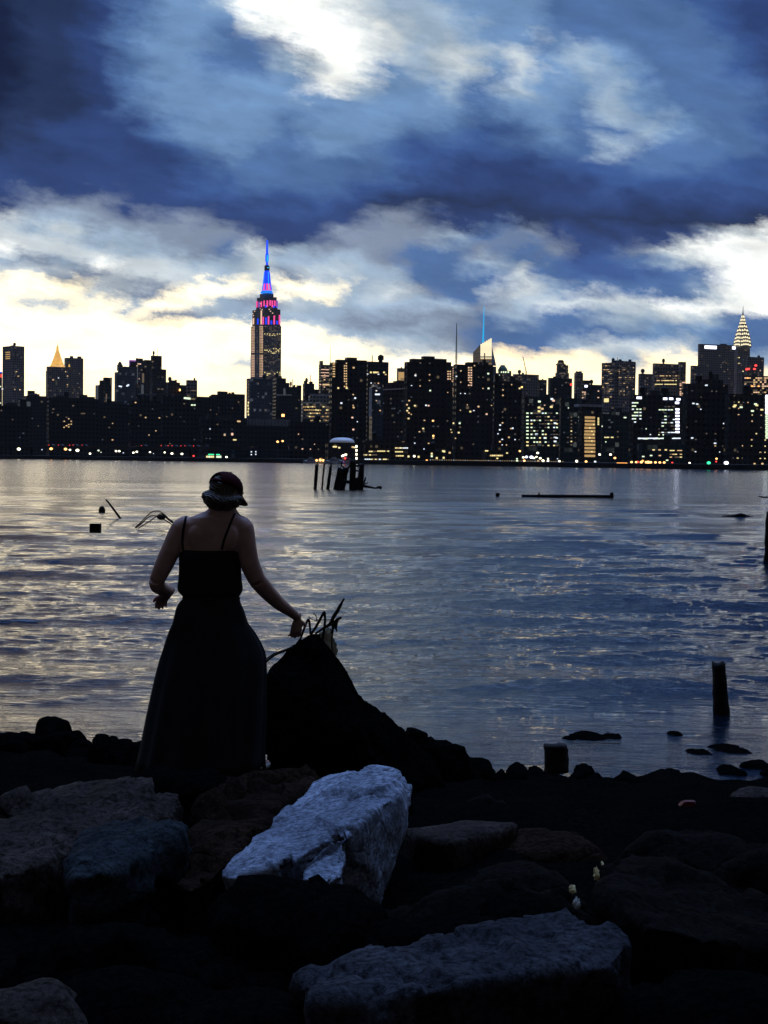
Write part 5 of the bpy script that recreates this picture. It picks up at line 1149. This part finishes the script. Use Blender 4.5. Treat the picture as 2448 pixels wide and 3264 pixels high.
q = P(1011, 1466, YP); bm = bmesh.new(); add_tube(bm, [P(1010.5, 1486, YP) - q, P(1010.5, 1476, YP) - q, P(1012, 1470, YP) - q], [2.2 * kp, 1.6 * kp, .8 * kp], 6)
o = mesh_obj('peg', bm_mesh(bm), M_wood, bpy.data.objects['piling'] if 'piling' in bpy.data.objects else None); o.location = q - o.parent.location
pile(1025, 1556, 1033.5, 1478, 5.2, 'thinnest piling of the ruined pier, second from left', 2, 6)
pile(1042.5, 1557, 1054, 1488, 11, 'third piling of the ruined pier, leaning right with a narrow top', 3, 9)
pile(1053, 1495, 1056, 1476, 5, 'narrow stub rising behind the third piling', 4, 6, dY=1.0)
pile(1070, 1558, 1085, 1493, 22, 'thick left half of the broad leaning piling pair', 5, 18)
pile(1086, 1558, 1102, 1492, 22, 'thick right half of the broad leaning piling pair', 6, 20, dY=.6)
pile(1123, 1559, 1125, 1470, 21, 'tall upright piling in the middle of the ruined pier', 7, 20)
pile(1147, 1559, 1153, 1480, 20, 'rightmost tall piling of the ruined pier', 8, 17)
pile(1135, 1559, 1137, 1526, 22, 'short stump between the two tall pilings', 9, 22)
def beam(pts, rad, lab, name='beam', cat='beam'):
    p = [P(x, y, YP + .2) for x, y in pts]; f = p[0].copy(); bm = bmesh.new(); add_tube(bm, [v_ - f for v_ in p], [r_ * kp for r_ in rad], 8)
    tag(mesh_obj(name, bm_mesh(bm), M_wood, None, f), lab, cat, 'broken beams of the ruined pier')
beam([(1094, 1535), (1118, 1537), (1150, 1537)], [5, 6, 6], 'cross beam joining the broad pair and the tall middle piling')
beam([(1143, 1547), (1165, 1550), (1196, 1556), (1208, 1553), (1217, 1556)], [7, 4.5, 2.5, 4.5, 5.5], 'fallen beam with a knob end lying low at the right of the ruined pier')
beam([(1158, 1546), (1163, 1530), (1166, 1521)], [3, 3, 1.6], 'short upright splinter right of the last piling')
beam([(1158, 1540), (1168, 1542), (1174, 1537)], [2, 1.8, 1.2], 'small crooked branch right of the last piling')
beam([(1090, 1472), (1089, 1486), (1100, 1494), (1110, 1492), (1116, 1482)], [2.6, 2.2, 3, 3.4, 3], 'twisted metal strap on top of the broad piling pair', 'strap', 'metal strap')
beam([(1133, 1484), (1140, 1486), (1146, 1483)], [3, 3, 3], 'upper short rung between the two tall pilings'); beam([(1133, 1500), (1146, 1502)], [2.5, 2.5], 'lower short rung between the two tall pilings')
beam([(1071, 1510), (1066, 1518)], [1, .6], 'thin splinter on the left of the broad piling pair'); beam([(1055, 1508), (1064, 1516)], [1.4, .6], 'thin splinter on the right of the third piling')
# right side of the river
w0 = on_water(1810, 1587); kk = w0.y / F; a = P(1663, 1581.5, w0.y); c = P(1955, 1583, w0.y); t = empty('floating_boom', a); tag(t, 'long thin floating timber boom lying flat on the right half of the river', 'boom')
bm = bmesh.new(); add_tube(bm, chain([Vector(), (c - a) * .5 + Vector((0, 0, .01)), c - a], 6), 5.2 * kk, 8); mesh_obj('log', bm_mesh(bm), M_wood, t)
bm = bmesh.new(); add_tube(bm, [P(1950, 1583, w0.y) - a, P(1950, 1570, w0.y) - a], [7 * kk, 5 * kk], 8); mesh_obj('end_knob', bm_mesh(bm), M_wood, t)
bm = bmesh.new(); add_tube(bm, [P(1718, 1578, w0.y) - a, P(1719, 1569, w0.y) - a], [4 * kk, 1.5 * kk], 6); mesh_obj('peg', bm_mesh(bm), M_wood, t)
w0 = on_water(1586, 1584); kk = w0.y / F; a = P(1586, 1586, w0.y); rough_post('piling', 'small square stub of a piling left of the floating boom', a, P(1586, 1571.5, w0.y), 8.5 * kk, 8.5 * kk, 12, 'piling', None, .2, 4, 4, .04)
w0 = on_water(2365, 1652); kk = w0.y / F; a = P(2290, 1650, w0.y)
rods('driftwood', 'dark piece of driftwood floating near the right edge', [([P(x, y, w0.y) for x, y in ((2300, 1645), (2335, 1645), (2362, 1643), (2390, 1649), (2440, 1653))], [1 * kk, 4 * kk, 8 * kk, 5 * kk, 1 * kk])], M_wood, 'driftwood')
w0 = on_water(2440, 1586); kk = w0.y / F
rods('driftwood', 'thin sliver of driftwood at the right edge, higher up than the other', [([P(x, y, w0.y) for x, y in ((2416, 1582), (2440, 1585), (2470, 1587))], [.8 * kk, 3 * kk, 3 * kk])], M_wood, 'driftwood')
w0 = on_water(2448, 1790); rough_post('wooden_post', 'thick dark post cut by the right edge of the photo', P(2453, 1800, w0.y), P(2457, 1632, w0.y), 19 * w0.y / F, 15 * w0.y / F, 14, 'post', None, .6)
w0 = on_water(2296, 2262); kk = w0.y / F; a = P(2300, 2290, w0.y)
rough_post('wooden_post', 'ragged leaning post standing in the shallows on the right', a, P(2291, 2116, w0.y), 27 * kk, 20 * kk, 15, 'post', None, .9, amp=.10)
w0 = P(1774, 2460, 12.6); kk = 12.6 / F; rough_post('stump', 'square-topped black stump standing up from the right shoreline', w0, P(1772, 2374, 12.6), 40 * kk, 38 * kk, 16, 'stump', None, .12, 16, 12, .06)
# left side: stick, buoys, cables
w0 = on_water(384, 1652); kk = w0.y / F; a = P(386, 1656, w0.y)
rods('stick', 'straight stick leaning out of the water at the left', [([a, P(360, 1620, w0.y), P(338, 1592, w0.y)], [4 * kk, 3.6 * kk, 2.6 * kk])], M_wood, 'stick')
w0 = on_water(325, 1633); kk = w0.y / F; c = P(325, 1624, w0.y); t = empty('float', P(325, 1633, w0.y)); bm = bmesh.new()
add_tube(bm, [Vector((0, 0, z * kk)) for z in (-6, 0, 8, 14, 18, 20.5)], [v_ * kk for v_ in (9, 10.5, 10.8, 9, 5.5, 1)], 14); o = mesh_obj('float', bm_mesh(bm, smooth=True), M_wood, None, t.location); bpy.data.objects.remove(t); tag(o, 'dark dome-shaped float, upper of the two at the left', 'float')
w0 = on_water(304, 1697); kk = w0.y / F; bm = bmesh.new(); add_box(bm, -16 * kk, 16.5 * kk, -14 * kk, 14 * kk, -5 * kk, 27 * kk, (-16 * kk, 17 * kk, -14 * kk, 14 * kk)); bmesh.ops.bevel(bm, geom=bm.edges[:], offset=2.5 * kk, segments=2)
tag(mesh_obj('float', bm_mesh(bm), M_wood, None, P(304, 1696, w0.y)), 'dark square float, lower of the two at the left', 'float')
w0 = on_water(435, 1684); kk = w0.y / F; Y = w0.y
L3 = [[(430, 1683), (452, 1662), (470, 1643), (486, 1631), (500, 1628.5), (512, 1631), (524, 1645), (545, 1662), (566, 1672), (580, 1683)],
      [(434, 1683), (455, 1665), (472, 1649), (484, 1644), (498, 1645), (512, 1652), (530, 1660), (556, 1679), (570, 1690)],
      [(440, 1684), (460, 1672), (482, 1658), (498, 1646), (513, 1638), (522, 1644), (548, 1665), (562, 1676)]]
rods('cable_loop', 'three looped cables rising from the water left of the woman\'s shoulder', [(PP(l, Y), 1.8 * kk) for l in L3] + [(PP([(518, 1636), (538, 1655), (560, 1672)], Y), 3.2 * kk)], M_rust, 'cables')
bm = bmesh.new(); add_ball(bm, Vector(), (14 * kk, 9 * kk, 8.5 * kk), u=12, v=9); tag(mesh_obj('cable_float', bm_mesh(bm, smooth=True), M_wood, None, P(514, 1649, Y)), 'small dark lump hanging on the looped cables', 'float')

# ------------------------------------------------------------------ the woman
YW = 8.2; s = YW / F                        # metres per pixel of the photograph at her distance
def Q(px, py, d=0.0): return P(px, py, YW) + Vector((0, d, 0))
GROUND = Q(700, 2462).z
def loft(bm, rings, seg=32, fold=None):
    """rings: (cx px, cy px, half width px, half depth m, centre offset m)"""
    R_ = []
    for k_, (cx, cy, hw, hd, off) in enumerate(rings):
        c = Q(cx, cy, off); ring = []
        for j in range(seg):
            a = 2 * math.pi * j / seg; f = 1.0 if fold is None else fold(a, k_ / (len(rings) - 1))
            ca, sa = math.cos(a), math.sin(a); n_ = 2.4
            rr = (abs(ca) ** n_ + abs(sa) ** n_) ** (-1 / n_)
            ring.append(bm.verts.new(c + Vector((ca * rr * hw * s * f, sa * rr * hd * f, 0))))
        R_.append(ring)
    for a, q in zip(R_, R_[1:]):
        for j in range(seg): bm.faces.new((a[j], a[(j + 1) % seg], q[(j + 1) % seg], q[j]))
    return R_
def closed_loft(bm, rings, seg=32):
    r = loft(bm, rings, seg); bm.faces.new(r[0]); bm.faces.new(r[-1][::-1])
def hand(bm, wrist, direc, palm, curl, spread=.12, thumb_side=1, scale=1.0):
    """palm and five fingers; direc runs wrist to knuckles, palm is the way the palm faces"""
    d = direc.normalized(); n = (palm - d * palm.dot(d)).normalized(); w = d.cross(n)
    add_tube(bm, [wrist - d * .03, wrist, wrist + d * .035, wrist + d * .075, wrist + d * .092], [.024, .024, .036, .040, .036], 14, flat=(.42, n))
    L = [.068, .078, .072, .056]
    for i in range(4):
        x = (i - 1.5) * .0195; p = wrist + d * .085 + w * x * thumb_side; dd = (d + w * (i - 1.5) * spread * thumb_side).normalized(); seg_ = []; ang = 0
        pts = [p - dd * .012]; cur = p; pts.append(cur)
        for q_, (fl, ck) in enumerate(((.45, .5), (.30, .8), (.25, .6))):
            ang += curl * ck * (1 + .12 * (i - 1.5)); v_ = dd * math.cos(ang) + n * math.sin(ang); cur = cur + v_ * L[i] * scale * fl; pts.append(cur)
        add_tube(bm, pts, [.0095, .0098, .0090, .0083, .0066], 10)
    p = wrist + d * .028 - w * .026 * thumb_side; v1 = (d * .62 - w * .75 * thumb_side + n * .25).normalized(); v2 = (d * .85 - w * .3 * thumb_side + n * .5).normalized()
    add_tube(bm, [p, p + v1 * .028, p + v1 * .028 + v1 * .026, p + v1 * .054 + v2 * .026], [.014, .0125, .0105, .0078], 10)
bm = bmesh.new()
closed_loft(bm, [(712, 1588, 34, .052, -.0), (710, 1610, 39, .056, .0), (708, 1626, 47, .060, .0), (700, 1638, 64, .066, .0), (690, 1650, 86, .080, .0), (684, 1668, 103, .092, .005), (681, 1695, 109, .102, .01), (676, 1730, 105, .108, .015),
                 (668, 1762, 97, .108, .02), (666, 1800, 92, .104, .02), (667, 1840, 86, .098, .02), (670, 1880, 82, .096, .02), (671, 1910, 86, .100, .02), (669, 1945, 98, .112, .02), (668, 1990, 106, .118, .02), (668, 2030, 104, .110, .02), (668, 2060, 92, .095, .02)], 36)
for sx in (-1, 1):                            # legs, hidden in the skirt
    hx = 668 + sx * 48; fx = 640 if sx < 0 else 815; kx = hx + (fx - hx) * .5
    add_tube(bm, chain([Q(hx, 2040, .02), Q(hx + (kx - hx) * .5, 2130, .01), Q(kx, 2230, 0), Q((kx + fx) / 2, 2330, .02), Q(fx, 2430, .02)], 4), lerp_list([.092, .078, .056, .054, .036], 4), 18)
    f0 = Q(fx, 2434, -.0); add_tube(bm, [f0 + Vector((0, -.045, -.012)), f0 + Vector((sx * .01, .02, -.012)), f0 + Vector((sx * .03, .10, -.022)), f0 + Vector((sx * .045, .17, -.03))], [.030, .036, .038, .026], 14, flat=(.72, Vector((0, 0, 1))))
# shoulder blades and spine groove
for sx in (-1, 1): add_ball(bm, Q(684 + sx * 52, 1712, -.068), (.050, .030, .075))
# left arm: hanging, bent, forearm forward
add_tube(bm, chain([Q(610, 1668, .0), Q(580, 1688, .0), Q(551, 1742, -.01), Q(524, 1800, -.015), Q(500, 1850, -.01)], 4), lerp_list([.050, .064, .056, .052, .043], 4), 20)
add_tube(bm, chain([Q(500, 1848, -.012), Q(501, 1868, .02), Q(514, 1884, .10), Q(527, 1893, .19)], 4), lerp_list([.043, .044, .037, .029], 4), 18)
hand(bm, Q(526, 1895, .19), Vector((-.42, .45, -.42)), Vector((.3, -.4, -.5)), .75, spread=.03, thumb_side=-1, scale=.95)
# right arm: reaching down and out to the mound
add_tube(bm, chain([Q(750, 1668, .0), Q(772, 1686, .0), Q(783, 1740, .0), Q(795, 1795, .01), Q(817, 1850, .04)], 4), lerp_list([.052, .066, .060, .055, .050], 4), 20)
add_tube(bm, chain([Q(817, 1850, .04), Q(841, 1884, .10), Q(876, 1932, .22), Q(910, 1968, .34), Q(932, 1992, .42)], 4), lerp_list([.050, .048, .040, .030, .025], 4), 18)
hand(bm, Q(934, 1996, .43), Vector((-.06, .16, -.50)), Vector((-.5, .8, 0)), .50, spread=.06, thumb_side=-1, scale=.95)
# head turned to the right and bowed
HC = Q(722, 1572, -.0); FA = Vector((.62, .70, -.42)).normalized(); SIDE = FA.cross(Vector((0, 0, 1))).normalized(); UPH = SIDE.cross(FA).normalized()
HM = Matrix((SIDE, FA, UPH)).transposed()
def H(x, y, z): return HC + HM @ Vector((x, y, z))       # head space: right, forward, up (m)
add_ball(bm, H(0, -.008, .018), (.074, .092, .086), HM); add_tube(bm, [H(0, .030, .03), H(0, .040, -.04), H(0, .052, -.082)], [.066, .056, .034], 16)
add_tube(bm, [H(0, .080, .028), H(0, .100, .004), H(0, .106, -.010), H(0, .094, -.018)], [.009, .011, .013, .009], 10)
for sx in (-1, 1):
    add_ball(bm, H(sx * .031, .079, .022), (.013, .010, .009), HM); add_tube(bm, [H(sx * .048, .073, .036), H(sx * .030, .086, .041), H(sx * .012, .087, .036)], [.006, .008, .006], 8)
    add_ball(bm, H(sx * .040, .062, -.018), (.024, .02, .020), HM); add_ball(bm, H(sx * .074, -.008, .002), (.008, .018, .030), HM)
add_tube(bm, [H(-.024, .084, -.040), H(0, .095, -.037), H(.024, .084, -.040)], [.004, .008, .004], 8); add_tube(bm, [H(-.020, .083, -.049), H(0, .093, -.049), H(.020, .083, -.049)], [.004, .008, .004], 8)
add_ball(bm, H(0, .078, -.082), (.020, .018, .016), HM)
add_tube(bm, [Q(706, 1640, .005), Q(712, 1612, .0), H(0, -.01, -.035)], [.056, .052, .052], 18)
w_base = Vector((Q(700, 2440).x, YW, GROUND))
m_skin, bb, pr = mat_new('skin'); f, _ = bb.noise(bb.n('ShaderNodeTexCoord').outputs['Object'], 14, 6, .6)
bb.put(pr.inputs['Base Color'], bb.ramp(f, [(.35, (.33, .165, .12)), (.65, (.43, .23, .17))])); pr.inputs['Roughness'].default_value = .55; pr.inputs['Subsurface Weight'].default_value = .05; pr.inputs['Subsurface Radius'].default_value = (.01, .004, .002)
me = remeshed(bm, .0052, 7, 'person'); me.transform(Matrix.Translation(-w_base)); me.materials.append(m_skin)
woman = tag(mesh_obj('person', me, None, None, w_base), 'woman seen from behind in black camisole, long black skirt and dark red cap, reaching down', 'person')
bvh = BVHTree.FromPolygons([v_.co + w_base for v_ in me.vertices], [p.vertices[:] for p in me.polygons])
def child(name, me, mat):
    o = mesh_obj(name, me, mat, woman); me.transform(Matrix.Translation(-w_base)); return o
def cloth(name, c, rough=.9):
    m, bb, pr = mat_new(name); co = bb.n('ShaderNodeTexCoord').outputs['Object']; wv = bb.n('ShaderNodeTexWave'); bb.put(wv.inputs[0], co); wv.inputs['Scale'].default_value = 180; wv.inputs['Distortion'].default_value = 2
    f, _ = bb.noise(co, 6, 4); bb.put(pr.inputs['Base Color'], bb.ramp(f, [(.3, [v_ * .7 for v_ in c]), (.7, c)])); pr.inputs['Roughness'].default_value = rough; pr.inputs['Specular IOR Level'].default_value = .1
    bn = bb.n('ShaderNodeBump'); bn.inputs['Strength'].default_value = .3; bn.inputs['Distance'].default_value = .002; bb.put(bn.inputs['Height'], wv.outputs[1]); bb.put(pr.inputs['Normal'], bn.outputs[0]); return m
m_black = cloth('black_cloth', (.018, .018, .019)); m_red = cloth('dark_red_cloth', (.045, .003, .006))
# camisole
bm = bmesh.new()
fold1 = lambda a, t: 1 + .012 * t * math.sin(a * 9) + .010 * t * math.sin(a * 14 + 1)
loft(bm, [(671, 1752, 92, .120, .018), (669, 1764, 99, .122, .018), (668, 1785, 99, .122, .018), (668, 1820, 99, .120, .018), (668, 1850, 101, .120, .018), (668, 1872, 104, .124, .018), (668, 1884, 103, .126, .018), (669, 1893, 97, .118, .018), (671, 1902, 89, .106, .018), (671, 1912, 87, .100, .018)], 72, fold1)
# the back edge dips and rises a little
me_c = bm_mesh(bm, smooth=True); o = child('camisole', me_c, m_black); o.modifiers.new('thick', 'SOLIDIFY').thickness = .004
o['label'] = 'black camisole with thin straps'
for pts in ([(593, 1646), (588, 1668), (583, 1700), (582, 1730), (585, 1756)], [(749, 1636), (738, 1660), (724, 1695), (713, 1725), (707, 1752)]):
    ps = []
    for x, y in [(p.x, p.y) for p in chain([Vector((a, b_, 0)) for a, b_ in pts], 5)]:
        d = ray(x, y).normalized(); h_ = bvh.ray_cast(Vector((0, 0, CAMZ)), d)
        ps.append((h_[0] - d * .003) if h_[0] is not None else Q(x, y, -.08))
    bm = bmesh.new(); add_tube(bm, ps, [.0062] * len(ps), 8, flat=(.35, Vector((0, -1, .0)))); child('strap', bm_mesh(bm, smooth=True), m_black)
# skirt
bm = bmesh.new()
fold2 = lambda a, t: 1 + t * (.028 * math.sin(a * 11 + 2.2 * t + math.sin(a * 3)) + .012 * math.sin(a * 19 + 1) + .010 * math.sin(a * 5 + 2))
sk = [(672, 1900, 88, .108, .018), (672, 1910, 91, .110, .018), (667, 1924, 99, .118, .018), (667, 1940, 107, .126, .018), (668, 1965, 114, .135, .018), (669, 1987, 120, .142, .02), (673, 2015, 137, .155, .02), (677, 2046, 151, .168, .02), (679, 2075, 162, .185, .02),
      (677, 2101, 168, .20, .02), (672, 2144, 174, .22, .02), (664, 2210, 180, .25, .02), (657, 2280, 187, .28, .02), (648, 2356, 192, .30, .02), (642, 2410, 197, .32, .02), (638, 2448, 202, .34, .02)]
loft(bm, sk, 120, fold2); o = child('skirt', bm_mesh(bm, smooth=True), m_black); o.modifiers.new('thick', 'SOLIDIFY').thickness = .004; o['label'] = 'long black ankle-length skirt'
bm = bmesh.new(); add_tube(bm, [Vector((Q(672, 1907).x + math.cos(a) * 90 * s, Q(672, 1907, .018).y + math.sin(a) * .110, Q(672, 1907).z)) for a in np.linspace(0, 2 * math.pi, 40)], [.006] * 40, 8); child('waistband', bm_mesh(bm, smooth=True), m_black)
# shoes
m_shoe = mat_plain('pale_canvas', (.42, .38, .34), .8, scale=30)
for sx, fx in ((-1, 640), (1, 815)):
    f0 = Q(fx, 2436, 0); bm = bmesh.new()
    add_tube(bm, [f0 + Vector((0, -.060, -.016)), f0 + Vector((0, -.045, -.012)), f0 + Vector((sx * .01, .02, -.016)), f0 + Vector((sx * .03, .10, -.026)), f0 + Vector((sx * .048, .19, -.034))], [.022, .036, .042, .044, .022], 16, flat=(.62, Vector((0, 0, 1))))
    child('shoe', bm_mesh(bm, smooth=True), m_shoe)
# hair: short, rolled at the nape
m_hair, bb, pr = mat_new('dark_blonde_hair'); co = bb.n('ShaderNodeTexCoord').outputs['Object']
wv = bb.n('ShaderNodeTexWave', bands_direction='DIAGONAL'); bb.put(wv.inputs[0], co); wv.inputs['Scale'].default_value = 28; wv.inputs['Distortion'].default_value = 7; wv.inputs['Detail'].default_value = 4
bb.put(pr.inputs['Base Color'], bb.ramp(wv.outputs[1], [(0.1, (.022, .015, .009)), (.9, (.10, .07, .038))])); pr.inputs['Roughness'].default_value = .6
bn = bb.n('ShaderNodeBump'); bn.inputs['Strength'].default_value = .8; bn.inputs['Distance'].default_value = .008; bb.put(bn.inputs['Height'], wv.outputs[1]); bb.put(pr.inputs['Normal'], bn.outputs[0])
bm = bmesh.new(); add_ball(bm, H(0, -.022, .016), (.084, .092, .088), HM)
for (x, y, d, r) in ((664, 1578, -.060, .030), (682, 1588, -.085, .034), (704, 1594, -.095, .036), (726, 1596, -.095, .034), (748, 1594, -.085, .030), (762, 1590, -.055, .028), (664, 1594, -.045, .026), (656, 1582, -.02, .022), (678, 1608, -.060, .027), (672, 1596, -.05, .028), (700, 1616, -.070, .026), (730, 1616, -.066, .026), (752, 1606, -.05, .027)): add_ball(bm, Q(x, y, d), (r * 1.1, r, r * .9))
me = remeshed(bm, .006, 22)
for v_ in me.vertices: v_.co += v_.normal * (.0012 * math.sin(v_.co.z * 260 + v_.co.x * 90 + 3 * noise.noise(v_.co * 18)) + .003 * noise.noise(v_.co * 30))
me.update(); o = child('hair', me, m_hair); o['label'] = 'dark blonde hair rolled up at the nape'
# cap: dome with a back opening and a drooping visor
capm = bmesh.new(); n1, n2 = 44, 18; g = {}
for i in range(n1):
    for j in range(n2 + 1):
        a = 2 * math.pi * i / n1; e_ = math.pi / 2 * (1 - j / n2) - .10 * (j == n2)
        g[i, j] = capm.verts.new(H(math.sin(a) * math.cos(e_) * .091, math.cos(a) * math.cos(e_) * .103 - .018, .030 + math.sin(e_) * .083))
for i in range(n1):
    for j in range(n2):
        a = 2 * math.pi * (i + .5) / n1; back_ = abs(a - math.pi)
        if j > 0 and back_ < .52 and j > n2 - 8 + (back_ / .52) ** 2 * 6 and j < n2 - 1: continue
        vs = [g[i, j], g[(i + 1) % n1, j], g[(i + 1) % n1, j + 1], g[i, j + 1]]
        if j == 0:
            capm.faces.new((g[i, 0], g[i, 1], g[(i + 1) % n1, 1])) if True else None
        else: capm.faces.new(vs)
bmesh.ops.remove_doubles(capm, verts=capm.verts[:], dist=.0004)
cap = child('cap', bm_mesh(capm, smooth=True), m_red); cap.modifiers.new('thick', 'SOLIDIFY').thickness = .004; cap['label'] = 'dark red cap with an opening at the back'
vm = bmesh.new(); gv = {}
for i in range(17):
    a = -1.05 + 2.1 * i / 16
    for j in range(7):
        t = j / 6; ext = .078 * math.cos(a * .95) * t
        gv[i, j] = vm.verts.new(H(math.sin(a) * (.090), math.cos(a) * .100 - .018 + ext, .028 - .022 * (a / 1.05) ** 2 - t * .035 * math.cos(a)))
for i in range(16):
    for j in range(6): vm.faces.new((gv[i, j], gv[i + 1, j], gv[i + 1, j + 1], gv[i, j + 1]))
me = bm_mesh(vm, smooth=True); me.transform(Matrix.Translation(-w_base)); vis = mesh_obj('visor', me, m_red, woman); vis.modifiers.new('thick', 'SOLIDIFY').thickness = .005
bm = bmesh.new(); add_ball(bm, H(0, -.018, .116), .007, u=10, v=8); child('cap_button', bm_mesh(bm, smooth=True), m_red)

# far bank and shore stay below; done
for o in list(bpy.data.objects):
    if o.type == 'MESH' and o.users_collection == (): bpy.data.objects.remove(o)

# ------------------------------------------------------------------ evening haze over river and city
bm = bmesh.new(); add_box(bm, -2450, 2450, -40, 3400, -4.2, 470); me = bm_mesh(bm)
m_h = bpy.data.materials.new('evening_haze'); m_h.use_nodes = True; m_h.node_tree.nodes.clear(); bb = NB(m_h.node_tree)
pv = bb.n('ShaderNodeVolumePrincipled'); o_ = bb.n('ShaderNodeOutputMaterial'); m_h.node_tree.links.new(pv.outputs[0], o_.inputs['Volume'])
pv.inputs['Color'].default_value = (.95, .90, .88, 1); pv.inputs['Density'].default_value = .00002; pv.inputs['Anisotropy'].default_value = .2
tag(mesh_obj('haze', me, m_h), kind='stuff')
